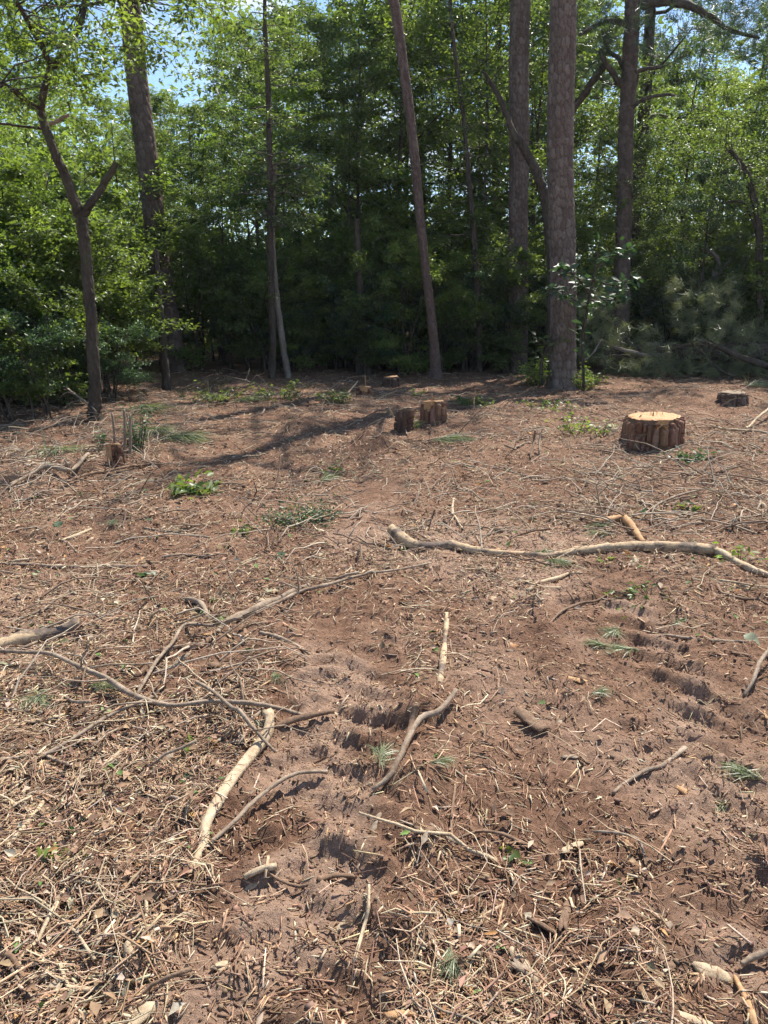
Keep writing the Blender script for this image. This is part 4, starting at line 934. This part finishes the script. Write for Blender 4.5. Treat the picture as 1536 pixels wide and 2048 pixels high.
for i, (a, c, d, e) in enumerate(((229, 905, 224, 826), (248, 912, 248, 818), (259, 915, 260, 828))):
    b = ground(a, c); C = np.array([b - np.array([0, 0, .05]), (b + at(d, e, b[1])) / 2 + np.array([.01, 0, 0]), at(d, e, b[1])]); C = crom(C, 9)
    tag(link('cut_sapling', mesh('cut_sapling', *(lambda t: (t[0] - b, [t[1], t[2]]))(tube(C, np.linspace(.016, .012, 9), 7)), M['wood_grey'], smooth=True), loc=b),
        ('cut bare stem rising behind the small split stump', 'middle cut bare stem beside the small split stump', 'cut bare stem farthest right of the small split stump')[i], 'sapling', 'cut stems by the split stump')

# ------------------------------------------------------------------ logs, branches and sticks on the ground
def lie(name, label, pts, mat, cat='branch', sides=10, seed=None, twigs=0, end=None, wob=.05, group=None, lift0=.75):
    """pts: (px, py, width px[, lift m]) along the stick as it lies on the ground"""
    seed = abs(int(pts[0][0] * 3 + pts[0][1])) if seed is None else seed; g = np.random.default_rng(seed)
    G = [ground(p[0], p[1]) for p in pts]; r = np.array([max(.003, .35 * p[2] * mpp(q)) for p, q in zip(pts, G)]); lf = np.array([p[3] if len(p) > 3 else 0.0 for p in pts])
    m = max(12, int(sum(np.linalg.norm(a - c) for a, c in zip(G[:-1], G[1:])) / .035)); m = min(m, 90); t = np.linspace(0, 1, m); tp = np.linspace(0, 1, len(pts))
    C = crom(np.array(G), m); rr = np.interp(t, tp, r) * (1 + .10 * g.normal(size=m)); rr = np.convolve(np.pad(rr, 1, 'edge'), [.25, .5, .25], 'valid'); ll = np.interp(t, tp, lf)
    C[:, 0] += np.convolve(np.pad(g.normal(size=m), 2, 'edge'), np.ones(5) / 5, 'valid') * rr * wob * 4; C[:, 1] += np.convolve(np.pad(g.normal(size=m), 2, 'edge'), np.ones(5) / 5, 'valid') * rr * wob * 4
    h = height(C[:, 0], C[:, 1]) + fine(C[:, 0], C[:, 1]) * .6; w = max(9, (m // 3) | 1); ks = np.hanning(w + 2)[1:-1]; ks /= ks.sum(); hs = np.convolve(np.pad(h, w // 2, 'edge'), ks, 'valid'); h = np.maximum(hs, h - np.maximum(.01, rr * .8))
    C[:, 2] = h + rr * lift0 + ll; org = C[m // 2].copy()
    A_, Z_ = np.meshgrid(np.arange(sides) / sides * 5, np.arange(m) * .25); dis = (g.normal(size=(m, sides)) * .06 + .14 * perlin(A_, Z_, seed) + .16 * np.clip(perlin(A_ * .6, Z_ * .5, seed + 1), 0, 1)) * rr[:, None]; dis[0] += g.normal(size=sides) * rr[0] * .2; dis[-1] += g.normal(size=sides) * rr[-1] * .2
    V, F3, F4 = tube(C, rr, sides, True, dis)
    me = mesh(name, V - org, [F3, F4], M[mat], smooth=len(C) > 0)
    if twigs or end:
        root = tag(link(name, None, loc=org), label, cat, group); link('shaft', me, root)
        for i in range(twigs):
            k = g.integers(m // 5, m); d = norm(np.array([g.normal(), g.normal(), abs(g.normal()) * .5 + .15])); L = g.uniform(.12, .45); tt = np.linspace(0, 1, 6)[:, None]
            Q = C[k] - org + d * L * tt + np.cumsum(g.normal(size=(6, 3)) * .012, 0) - np.array([0, 0, .5 * L]) * tt ** 2; Q[:, 2] = np.maximum(Q[:, 2], height(Q[:, 0] + org[0], Q[:, 1] + org[1]) + .004 - org[2])
            link('side_twig', mesh('side_twig', *(lambda t_: (t_[0], [t_[1], t_[2]]))(tube(Q, np.linspace(min(rr[k] * .5, .005), .0015, 6), 5)), M[mat]), root)
        for e in (end or ()):
            k, s_ = (0, -1) if e[0] == 0 else (m - 1, 1); T_, S_, U_ = frames(C); n = 18; a = np.arange(n) / n * 2 * np.pi; rd = rr[k] * (.9 + .12 * g.normal(size=n) * .6)
            P = C[k] - org + T_[k] * s_ * (rr[k] * .06 + .003) + rd[:, None] * (np.cos(a)[:, None] * S_[k] + np.sin(a)[:, None] * U_[k]); P = np.concatenate([P, [C[k] - org + T_[k] * s_ * .006]])
            link('broken_end', mesh('broken_end', P, [np.stack([np.arange(n), (np.arange(n) + 1) % n, np.full(n, n)], 1)], M[e[1]]), root)
        return root
    return tag(link(name, me, loc=org), label, cat, group)

lie('log', 'long bent pole, part peeled, lying level across the clearing', [(786, 1074, 30, .03), (805, 1090, 33, .01), (840, 1100, 32), (895, 1101, 29), (950, 1107, 24), (1000, 1112, 19), (1050, 1114, 17), (1100, 1111, 19), (1150, 1108, 23), (1205, 1104, 25), (1235, 1104, 27), (1300, 1104, 27), (1380, 1106, 27), (1428, 1108, 27)], 'wood_half', 'log', 12, seed=12, end=((0, 'wood_orange'), (1, 'wood_pale')))
lie('log', 'pale splintered log end slanting off at the right edge', [(1430, 1112, 22, .01), (1460, 1125, 24), (1495, 1142, 22), (1530, 1155, 14), (1570, 1165, 8)], 'wood_pale', 'log', 11, end=((0, 'wood_pale'),))
lie('branch', 'orange split elbow branch behind the long pole', [(1178, 1053, 16), (1210, 1048, 20), (1243, 1046, 20, .02), (1255, 1058, 20, .03), (1270, 1075, 20, .01), (1287, 1092, 14)], 'wood_orange', end=((1, 'wood_orange'),))
lie('log', 'short thick peeling log entering at the left edge', [(-40, 1308, 32), (0, 1301, 34), (60, 1288, 36), (120, 1272, 36), (163, 1261, 36, .01)], 'wood_half', 'log', 14, seed=41, end=((1, 'wood_brown'),))
lie('log', 'large curved peeled log in the foreground beside the wheel track', [(537, 1456, 26, .05), (540, 1475, 30, .03), (520, 1505, 30), (470, 1555, 31), (430, 1610, 33), (412, 1655, 31), (408, 1690, 24), (390, 1730, 17), (378, 1752, 11)], 'wood_pale', 'log', 12, seed=2, end=((0, 'wood_grey'),))
lie('branch', 'dark root-like branch end touching the top of the curved peeled log', [(548, 1462, 16), (590, 1452, 17, .02), (625, 1447, 17, .03), (668, 1437, 12, .02)], 'wood_brown')
lie('branch', 'long thin grey branch sweeping in from the left edge', [(-40, 1328, 8, .06), (40, 1338, 9, .08), (105, 1345, 10, .08), (160, 1360, 11, .07), (215, 1388, 13, .06), (270, 1414, 14, .04), (340, 1424, 13, .04), (420, 1434, 13, .05), (500, 1438, 13, .06), (560, 1445, 12, .05), (610, 1449, 10, .03)], 'wood_grey', twigs=7)
lie('stick', 'thin raised stick casting a shadow over the wheel track', [(415, 1698, 11), (460, 1668, 11, .02), (510, 1632, 11, .04), (560, 1592, 12, .05), (600, 1575, 11, .04), (655, 1562, 10, .02)], 'wood_grey', 'stick')
lie('stick', 'straight grey stick crossing over the curved peeled log', [(395, 1395, 9, .06), (430, 1425, 10, .08), (480, 1465, 11, .09), (520, 1505, 10, .06), (552, 1532, 7, .02)], 'wood_grey', 'stick', twigs=2)
lie('stick', 'upper of two long parallel sticks at left', [(308, 1418, 8, .05), (220, 1460, 9, .04), (120, 1505, 10, .02), (30, 1538, 10), (-30, 1555, 8)], 'wood_grey', 'stick')
lie('stick', 'lower of two long parallel sticks at left', [(290, 1440, 8, .02), (200, 1485, 11), (110, 1530, 12), (20, 1552, 12), (-40, 1565, 10)], 'wood_brown', 'stick', twigs=2)
lie('stick', 'straight grey stick lying level at far left', [(14, 1133, 9), (90, 1137, 11), (150, 1136, 12), (220, 1135, 12), (296, 1137, 10)], 'wood_grey', 'stick')
lie('branch', 'short twisted dark branch above the long mossy log', [(365, 1201, 10), (385, 1210, 15, .02), (405, 1222, 16, .02), (418, 1240, 12)], 'wood_grey')
lie('log', 'rough half-buried log left of centre with peeled end', [(618, 1176, 12), (570, 1198, 18), (520, 1222, 21), (470, 1243, 22), (445, 1252, 18), (435, 1270, 12)], 'wood_grey', 'log', 11)
lie('branch', 'long thin vine-like branch running diagonally over the half-buried log', [(862, 1132, 5, .02), (800, 1152, 7, .03), (730, 1162, 8, .03), (660, 1182, 9, .04), (600, 1203, 9, .05), (550, 1232, 9, .06), (490, 1258, 9, .07), (430, 1272, 9, .05), (372, 1277, 9, .06), (345, 1305, 9, .05), (312, 1345, 9, .03), (275, 1400, 8, .01)], 'wood_grey', twigs=6, seed=70)
lie('log', 'brown half-buried branch below the vine-like branch', [(430, 1272, 14), (395, 1298, 17), (350, 1300, 16), (320, 1320, 12), (270, 1360, 14)], 'wood_brown', 'branch')
lie('log', 'upright-lying pale barkless log in the middle of the clearing', [(893, 1228, 10), (892, 1255, 14), (889, 1290, 15), (884, 1330, 18), (878, 1372, 20)], 'wood_half', 'log', 11, seed=6)
lie('stick', 'split brown stick left of the middle pale log', [(520, 1266, 10), (560, 1280, 11), (600, 1298, 10), (622, 1310, 7)], 'wood_grey', 'stick')
lie('branch', 'raised brown branch along the central ridge between the tracks', [(912, 1405, 12, .05), (880, 1432, 16, .04), (842, 1462, 17, .05), (815, 1500, 17, .03), (790, 1540, 14, .01), (745, 1588, 11)], 'wood_grey', seed=9, end=((0, 'wood_pale'),))
lie('stick', 'dark broken stub leaning on the central ridge branch', [(832, 1452, 18, .1), (822, 1485, 18, .05), (808, 1515, 15, .02)], 'wood_brown', 'stick', end=((0, 'wood_pale'),))
lie('stick', 'pale forked stick below the long pole', [(1055, 1187, 9), (1085, 1172, 11, .01), (1115, 1162, 11, .01), (1138, 1150, 9), (1165, 1147, 6)], 'wood_pale', 'stick')
lie('stick', 'dark forked twig on bare soil right of centre', [(1098, 1252, 5), (1125, 1228, 7, .01), (1160, 1212, 8, .01), (1190, 1197, 7, .01), (1215, 1192, 5)], 'wood_brown', 'stick', twigs=3)
lie('stick', 'level brown stick at right above the needle tufts', [(1280, 1274, 8), (1330, 1278, 8, .01), (1390, 1280, 8, .01), (1450, 1284, 8), (1510, 1287, 7)], 'wood_grey', 'stick')
lie('stick', 'smooth brown stick on bare soil at right foreground', [(1226, 1590, 9), (1250, 1568, 10), (1290, 1548, 11, .01), (1325, 1535, 12, .01), (1368, 1508, 12, .01)], 'wood_grey', 'stick')
lie('stick', 'pale crooked stick at the lower centre', [(738, 1795, 6, .03), (736, 1830, 8, .03), (728, 1870, 9, .02), (708, 1925, 9)], 'wood_pale', 'stick')
lie('stick', 'thin upright-lying reddish twig right of the ridge', [(912, 1560, 6), (906, 1610, 7, .01), (902, 1660, 7, .01), (908, 1718, 7)], 'wood_brown', 'stick')
lie('stick', 'arched dark stick left of the lower chips at right', [(905, 1682, 7), (960, 1674, 9, .02), (1010, 1685, 9, .02), (1060, 1700, 8)], 'wood_brown', 'stick')
lie('stick', 'curved bare twig arching over chips at lower right', [(1185, 1680, 6, .02), (1235, 1685, 7, .03), (1275, 1705, 7, .03), (1292, 1740, 6)], 'wood_grey', 'stick')
lie('stick', 'long pale twig slanting up at lower right of centre', [(868, 1828, 6), (930, 1800, 7), (985, 1785, 7), (1003, 1770, 6)], 'wood_grey', 'stick')
lie('stick', 'pale stick pointing to the lower centre', [(920, 1870, 7), (960, 1842, 10), (1008, 1815, 10)], 'wood_pale', 'stick')
lie('stick', 'short pale cut chunk in the wheel track', [(490, 1772, 14), (520, 1758, 18, .01), (553, 1746, 18, .01)], 'wood_pale', 'stick', end=((1, 'wood_pale'),))
lie('branch', 'dark root lying across the wheel track', [(532, 1752, 7, .02), (560, 1772, 9, .01), (610, 1775, 10), (670, 1765, 12, .01), (712, 1758, 12)], 'wood_brown')
lie('stick', 'thin stick leaning in from the right edge', [(1560, 1300, 8, .08), (1520, 1345, 9, .06), (1505, 1375, 10, .04), (1488, 1395, 8)], 'wood_grey', 'stick')
lie('stick', 'pale stick on needles at the far left', [(122, 1082, 9), (155, 1073, 9), (182, 1062, 7)], 'wood_pale', 'stick')
lie('stick', 'straight thin stick below the green leaf heap', [(285, 1056, 6), (340, 1065, 8), (420, 1076, 6)], 'wood_grey', 'stick')
lie('stick', 'dark stick running right from the green leaf heap', [(422, 966, 8), (455, 970, 9), (490, 976, 9)], 'wood_brown', 'stick')
lie('stick', 'second dark stick right of the green leaf heap', [(520, 976, 8), (560, 980, 7), (590, 982, 6)], 'wood_brown', 'stick')
lie('stick', 'curved pale root before the wide stump', [(907, 1000, 6), (905, 1025, 7, .01), (915, 1045, 6, .01), (928, 1062, 5)], 'wood_pale', 'stick')
lie('stick', 'long straight twig left of the elbow branch', [(1110, 1035, 6), (1160, 1028, 7), (1220, 1016, 6)], 'wood_brown', 'stick')
lie('stick', 'thin arched twig at right behind the long pole', [(1300, 1052, 5, .02), (1310, 1030, 5, .06), (1350, 1008, 6, .06), (1400, 985, 5, .02)], 'wood_grey', 'stick')
lie('stick', 'pale fallen stick right of the wide stump', [(1420, 856, 5, .03), (1470, 866, 6, .03), (1540, 874, 6, .03)], 'wood_pale', 'stick', twigs=3)
lie('branch', 'crooked dead branch at the right edge beyond the wide stump', [(1490, 868, 5, .05), (1515, 850, 6, .1), (1545, 832, 7, .14)], 'wood_pale')
lie('branch', 'bleached branch tangle left of the small split stump', [(20, 965, 7, .03), (90, 948, 10, .05), (140, 935, 12, .08), (178, 920, 9, .05)], 'wood_grey', twigs=8)
lie('branch', 'dark broken branches before the small split stump', [(130, 975, 7, .02), (190, 955, 8, .04), (260, 940, 7, .03), (310, 925, 5)], 'wood_brown', twigs=9)
lie('branch', 'thin dead branch leaning from the curved oak foot', [(90, 800, 5, .35), (140, 822, 6, .3), (195, 848, 5, .15)], 'bark_pale', twigs=6)
lie('stick', 'fallen stick at the shaded edge near the twin trunks', [(480, 790, 6), (530, 793, 8), (570, 791, 7)], 'wood_grey', 'stick')
lie('stick', 'pale stick leaning on the splinter-topped stump', [(690, 795, 4), (705, 786, 4, .08), (716, 778, 4, .16)], 'wood_pale', 'stick')
lie('stick', 'thick root end on the soil at far right bottom', [(1480, 1942, 12, .01), (1510, 1930, 15, .02), (1560, 1912, 16, .03)], 'wood_grey', 'stick')
lie('stick', 'pinkish torn root at the bottom right corner', [(1470, 1960, 10), (1490, 2000, 16), (1505, 2045, 18), (1520, 2090, 18)], 'wood_orange', 'stick')
lie('stick', 'curved brown root in the chip mulch at the lower left edge', [(0, 1925, 12, .02), (25, 1938, 14, .03), (45, 1965, 12, .02), (55, 1990, 8)], 'wood_brown', 'stick')
lie('stick', 'curved pale root in the mulch beside the shredded stub', [(288, 1800, 8, .01), (294, 1825, 10, .02), (290, 1850, 9, .01), (265, 1880, 6)], 'wood_pale', 'stick')
lie('stick', 'long pale splint at the far left of the foreground', [(95, 1600, 10), (50, 1660, 13, .01), (10, 1700, 12)], 'wood_pale', 'stick')
lie('stick', 'second pale splint below the long parallel sticks', [(270, 1492, 8), (235, 1518, 11, .01), (200, 1545, 7)], 'wood_pale', 'stick')
lie('stick', 'leaning upright twig stub left of the wide stump', [(1060, 922, 6), (1066, 905, 7, .1), (1068, 905, 5, .22)], 'wood_brown', 'stick')
lie('stick', 'hooked pale root standing left of the wide stump', [(1078, 912, 5), (1078, 905, 5, .15), (1084, 905, 4, .24), (1094, 908, 3, .2)], 'wood_pale', 'stick')
lie('stick', 'pale splint standing against the tilted dark stump', [(786, 850, 4, .12), (780, 850, 4, .2), (774, 848, 3, .3)], 'wood_pale', 'stick')
lie('stick', 'slim pale stick before the tilted dark stump', [(805, 848, 4, .07), (810, 858, 5, .03), (814, 868, 4)], 'wood_pale', 'stick')
lie('branch', 'thin springy branch curved at left above the pine sprig', [(170, 1430, 4, .02), (172, 1385, 4, .08), (200, 1340, 4, .1), (250, 1325, 4, .06)], 'wood_brown')
lie('branch', 'brown twig arc hanging below the sweeping grey branch', [(290, 1420, 4, .05), (335, 1380, 4, .06), (165, 1425, 4, .0)][:2] + [(360, 1350, 4, .04)], 'wood_brown')

# ------------------------------------------------------------------ bark slabs, chips, twigs, leaves that can be picked up one by one
def twig_mesh(seed):
    g = np.random.default_rng(seed); n = 9; L = 1.0; t = np.linspace(-.5, .5, n); C = np.stack([t * L, (.12 if seed % 2 else .05) * np.cumsum(g.normal(size=n)) * .5, np.abs(.02 * g.normal(size=n))], 1); C[:, 1] -= C[:, 1].mean()
    T = Geo(); T.add(*tube(C, np.linspace(.016, .008, n) * g.uniform(.7, 1.3), 6, True))
    return T
TM = [twig_mesh(i).build('twig', M[('wood_grey', 'wood_brown', 'wood_pale', 'wood_grey')[i % 4]], True) for i in range(12)]
def chip_mesh(seed):
    g = np.random.default_rng(seed); nu, nv = 7, 4; U, W_ = np.meshgrid(np.linspace(-.5, .5, nu), np.linspace(-.5, .5, nv)); wid = .22 * g.uniform(.6, 1.6) * (1 - .5 * np.abs(U * 2) ** 2 * g.random())
    x_ = U + .05 * g.normal(size=U.shape) * (np.abs(U) > .4); y_ = W_ * wid * 1.2 + .02 * g.normal(size=U.shape); zt = .05 - .12 * W_ ** 2 * g.uniform(0, 2) + .012 * g.normal(size=U.shape) + .1 * U ** 2 * g.normal()
    V = np.concatenate([np.stack([x_, y_, zt], -1).reshape(-1, 3), np.stack([x_, y_, zt - .055], -1).reshape(-1, 3)]); i = np.arange(nv - 1)[:, None] * nu; j = np.arange(nu - 1)[None]; n = nu * nv
    q = np.stack([i + j, i + j + 1, i + nu + j + 1, i + nu + j], -1).reshape(-1, 4); F = [q, q[:, ::-1] + n]
    ring = list(range(nu)) + [nu * k + nu - 1 for k in range(1, nv)] + [nu * (nv - 1) + k for k in range(nu - 2, -1, -1)] + [nu * k for k in range(nv - 2, 0, -1)]
    F.append(np.array([[ring[k], ring[k] + n, ring[(k + 1) % len(ring)] + n, ring[(k + 1) % len(ring)]] for k in range(len(ring))]))
    return V, F
CM = [mesh('bark_chip', *chip_mesh(i), M[('wood_brown', 'wood_pale', 'wood_grey', 'wood_brown', 'wood_pale', 'wood_orange')[i % 6]]) for i in range(12)]
def leaf_mesh(seed, cols):
    g = np.random.default_rng(seed); n = 7; t = np.linspace(0, 1, n); w = .38 * np.sin(np.pi * t ** .8) + .02; cz = .15 * g.normal() * (t - .5) ** 2 * 4; V = []
    for s_ in (-1, 0, 1): V.append(np.stack([t - .5, s_ * w * (1 + .2 * g.normal(size=n)), cz + abs(s_) * w * g.uniform(-.3, .5) + .02 + .03 * g.normal(size=n)], 1))
    V = np.concatenate(V); i = np.arange(n - 1); F = np.concatenate([np.stack([i + a * n, i + 1 + a * n, i + 1 + (a + 1) * n, i + (a + 1) * n], 1) for a in (0, 1)])
    return mesh('fallen_leaf', V, [F], M['green_litter'], col=np.broadcast_to(np.array(cols), (len(V), 3)), smooth=True)
LC = [(.14, .24, .06), (.24, .33, .13), (.34, .37, .24), (.30, .19, .11), (.42, .20, .07), (.40, .30, .16), (.20, .13, .08), (.07, .14, .07)]
LM = [leaf_mesh(i, c) for i, c in enumerate(LC)]; LN = ['fresh green', 'pale green', 'pale grey-green', 'brown', 'orange', 'yellow', 'dark brown', 'deep green']
def spot(x, y):
    d = 'nearby' if y < 2.3 else 'halfway' if y < 4.6 else 'far off'
    c = float(np.interp(y, [q[1] for q in LT], [q[0] for q in LT])); c2 = float(np.interp(y, [q[1] for q in RT], [q[0] for q in RT]))
    h = 'well left of the left wheel track' if x < c - 1.0 else 'just left of the left wheel track' if x < c - .22 else 'in the left wheel track' if x < c + .22 else 'between the wheel tracks' if x < c2 - .24 else 'in the right wheel track' if x < c2 + .24 else 'right of the right wheel track'
    return h + ', ' + d
def strew(name, meshes, n, smin, smax, label, cat, group, accept, y1=9.0, tilt=.1, up=.006, labels=None, power=1.0):
    x, y = scatter(n, y0=1.3, y1=y1, accept=accept, power=power); z = height(x, y); sx, sy = slope(x, y)
    for i in range(n):
        k = int(rng.integers(len(meshes))); o = link(name, meshes[k], loc=(x[i], y[i], z[i] + up)); s = rng.uniform(smin, smax) * (1 + .05 * max(0, y[i] - 2))
        nrm = Vector((-sx[i] + rng.normal() * tilt, -sy[i] + rng.normal() * tilt, 1)).normalized(); q = nrm.to_track_quat('Z', 'Y'); o.rotation_mode = 'QUATERNION'
        from mathutils import Quaternion
        o.rotation_quaternion = q @ Quaternion((0, 0, 1), rng.random() * 6.283); o.scale = (s, s, s * (1 if name != 'fallen_leaf' else 1))
        tag(o, labels[k] + ' ' + spot(x[i], y[i]), cat, group)
strew('twig', TM, 270, .14, .5, 'thin loose bare twig lying on the clearing floor', 'twig', 'loose twigs on the ground', soilmask, y1=11, up=.01, labels=['%s %s twig' % (('grey', 'brown', 'pale', 'weathered')[i % 4], 'crooked' if i % 2 else 'straight') for i in range(12)])
strew('bark_chip', CM, 240, .035, .13, 'loose flake of bark or split wood on the clearing floor', 'bark chip', 'loose bark flakes', lambda x, y: np.clip(mulch(x, y) + .2, 0, 1), y1=7, tilt=.25, up=.004, labels=['%s flake' % ('brown bark', 'pale wood', 'grey wood', 'dark bark', 'cream wood', 'orange wood')[i % 6] for i in range(12)])
strew('fallen_leaf', LM, 110, .035, .085, None, 'leaf', 'fallen leaves', soilmask, y1=9, tilt=.35, up=.006, labels=['%s leaf' % q for q in LN])
for px, py, L, mi, ang, lb in ((1062, 1448, .16, 0, -1.0, 'dark bark slab on churned soil right of the ridge'), (1370, 1588, .07, 5, -.9, 'orange torn wood shard at right'), (1480, 1312, .09, 3, -.2, 'brown rotten wood shard at the right edge'), (340, 1192, .1, 5, 0, 'orange wood shard at left centre'),
                         (1143, 1702, .09, 1, .6, 'pale flat wood chip at lower right'), (1045, 1935, .10, 1, -1.1, 'pale upright wood chip at the bottom right'), (88, 1740, .11, 3, 1.5, 'dark bark block in the left mulch'), (1130, 1840, .13, 3, 1.2, 'brown bark strip at lower right'), (665, 1008, .13, 3, -.2, 'rusty bark flake by the far wheel track')):
    p = ground(px, py); o = link('bark_flake', CM[mi], loc=p + np.array([0, 0, .012])); o.scale = (L, L, L); o.rotation_euler = (.15, .1, ang); tag(o, lb, 'bark')

# ------------------------------------------------------------------ cut pine sprigs
def sprig(seed, n=120, L=.16):
    g = np.random.default_rng(seed); LV = Geo(); C = np.array([[0, 0, .01], [.06, .01, .025], [.12, .015, .03]]); t = g.random((n, 1)); p = C[0] + (C[2] - C[0]) * t + g.normal(size=(n, 3)) * .006
    d = norm(g.normal(size=(n, 3)) * np.array([.4, .38, .10]) + np.array([.85, 0, .03])); s = norm(np.cross(d, g.normal(size=(n, 3)))); l = L * g.uniform(.6, 1.1, (n, 1)); m_ = p + d * l * .55; e = p + d * l - np.array([0, 0, .25]) * l; e[:, 2] = np.maximum(e[:, 2], .004); m_[:, 2] = np.maximum(m_[:, 2], .006); w = .0016
    V = np.stack([p - s * w, p + s * w, m_ + s * w, m_ - s * w, e], 1).reshape(-1, 3); q = np.arange(n)[:, None] * 5
    LV.add(V, F3=q + np.array([[3, 2, 4]]), F4=q + np.array([[0, 1, 2, 3]]), var=np.repeat(np.clip(.35 + g.random(n) * .6, 0, 1), 5))
    T = Geo(); T.add(*tube(crom(C, 6) - np.array([.02, 0, 0]), np.linspace(.005, .003, 6), 6)); return T.build('sprig_stem', M['wood_brown']), LV.build('sprig_needles', M['sprig'])
SP = [sprig(1), sprig(2, 90), sprig(3, 160, .19)]
for i, (px, py, s, k, a, lb) in enumerate(((100, 1385, 1.25, 2, -1.8, 'large dark green pine tuft at left beside the parallel sticks'), (180, 1375, 1.1, 0, -.3, 'pine tuft under the sweeping grey branch'), (548, 1350, .8, 1, -1.2, 'small pine tuft alone left of centre'), (862, 886, 2.2, 2, 0, 'pale green pine bough before the tilted dark stump'),
        (1240, 1262, 1.2, 0, -2.4, 'bleached pine tuft above the right wheel track'), (1280, 1318, 1.3, 1, 3.0, 'lime pine tuft at the head of the right wheel track'), (1220, 1300, 1.0, 1, 2.6, 'pale pine tuft left of the lime pine tuft'), (1340, 1255, 1.1, 1, .4, 'pine tuft above the level brown stick'),
        (1455, 1617, .85, 0, 3.4, 'pale pine tuft on bare soil at right'), (1525, 1570, 1.0, 2, 2.2, 'green pine tuft at the right edge'), (760, 1545, 1.0, 0, 1.4, 'yellowish pine tuft along the ridge branch'), (860, 1535, .7, 1, .2, 'small green pine tuft right of the ridge branch'), 
        (900, 1900, .8, 1, -1.6, 'thin pine tuft at the lower centre'), (80, 910, 2.6, 2, -.4, 'large green pine bough at left beyond the bleached tangle'), (130, 900, 2.4, 0, -1.5, 'drooping green pine bough left of the small split stump'), (325, 878, 2.8, 2, -.5, 'green pine bough right of the small split stump'), (275, 815, 3.2, 2, -1.0, 'shaded pine bough hanging behind the small split stump'),
        (300, 865, 2.6, 0, -.9, 'second pine bough right of the small split stump'), (1170, 1058, 1.6, 0, .2, 'pine tuft left of the orange elbow branch'), (1060, 1112, 1.4, 1, .1, 'pine tuft covering the thin middle of the long pole'), (1090, 1125, 1.3, 0, -.5, 'second pine tuft at the thin middle of the long pole'), (1230, 1075, 1.5, 1, 2.9, 'pine tuft under the orange elbow branch'), (420, 1250, .9, 1, .8, 'pine tuft at the twisted dark branch'),
        (90, 1300, 1.0, 1, .5, 'grey-green pine tuft below the short thick log'), (1180, 1395, .8, 1, .4, 'pine tuft beside the churned soil'), (415, 795, 2.6, 2, -1.3, 'pine bough propped at the shaded edge'), (470, 805, 2.2, 0, .3, 'pine bough flat at the shaded edge'), (230, 1045, 1.2, 1, -1.4, 'small pine tuft left of the straight thin stick'), (640, 970, 1.4, 1, 1.2, 'pine tuft near the far wheel track'), (1490, 775, 2.6, 2, .3, 'pine bough right of the shaded grey stump'))):
    p = ground(px, py); o = link('pine_sprig', None, loc=p + np.array([0, 0, .01])); s *= .62 if py > 1000 else 1; o.scale = (s, s, s * .7); o.rotation_euler = (0, 0, a); tag(o, lb, 'pine sprig', 'cut pine sprigs'); link('stem', SP[k][0], o); link('needles', SP[k][1], o)

# a brush tangle of thin bare twigs at the left edge and by the felled pine (too fine to count)
def tangle(label, boxes, seed):
    g = np.random.default_rng(seed); T = Geo(); Cs = []
    for x0, y0, x1, y1, n in boxes:
        for _ in range(n):
            fx, fy = flat(g.uniform(x0, x1), g.uniform(y0, y1)); a = g.random() * 6.28; L = g.uniform(.25, .8); el = abs(g.normal()) * .35; t = np.linspace(0, 1, 6)[:, None]
            Cs.append(np.array([fx, fy, .01]) + np.array([math.cos(a) * math.cos(el), math.sin(a) * math.cos(el), math.sin(el)]) * L * t + np.cumsum(g.normal(size=(6, 3)) * .013, 0) - np.array([0, 0, .3 * L]) * t ** 2)
    Cs = np.array(Cs); hh = height(Cs[..., 0].ravel(), Cs[..., 1].ravel()).reshape(Cs.shape[:2]); Cs[..., 2] = np.maximum(Cs[..., 2], .0) + hh + .005
    for C in Cs:
        V, F3, F4 = tube(C, np.linspace(.006, .002, 6) * g.uniform(.6, 1.4), 4, False); T.add(V, F4=F4, col=np.array([(0.34, 0.27, 0.2), (0.2, 0.14, 0.1), (.42, .35, .27)][g.integers(3)]))
    tag(link('twig_tangle', T.build('twig_tangle', M['litter'])), label, kind='stuff')
tangle('tangled thin dead twigs across the clearing edges', ((0, 860, 330, 1000, 230), (0, 790, 420, 870, 160), (1160, 790, 1536, 1080, 320), (850, 790, 1160, 900, 110), (400, 770, 760, 830, 110), (500, 930, 1100, 1100, 120), (0, 1000, 500, 1400, 60)), 3)

# ------------------------------------------------------------------ humid air between the trees
def haze():
    m = bpy.data.materials.new('humid_air'); m.use_nodes = True; N = m.node_tree.nodes; N.remove(N['Principled BSDF'])
    v = N.new('ShaderNodeVolumePrincipled'); v.inputs['Color'].default_value = (0.86, 0.93, 1.0, 1); v.inputs['Density'].default_value = HAZE; v.inputs['Anisotropy'].default_value = 0.35
    m.node_tree.links.new(v.outputs[0], N['Material Output'].inputs['Volume'])
    x0, x1, y0, y1, z0, z1 = -1600, 1600, -200, 1600, -1.6, 36
    V = [(x, y, z) for z in (z0, z1) for y in (y0, y1) for x in (x0, x1)]
    F = [(0, 2, 3, 1), (4, 5, 7, 6), (0, 1, 5, 4), (2, 6, 7, 3), (0, 4, 6, 2), (1, 3, 7, 5)]
    o = link('haze', mesh('haze', V, [np.array(F)], m)); tag(o, 'thin pale haze in the air of the wood', kind='stuff')
HAZE = 0.0004
haze()
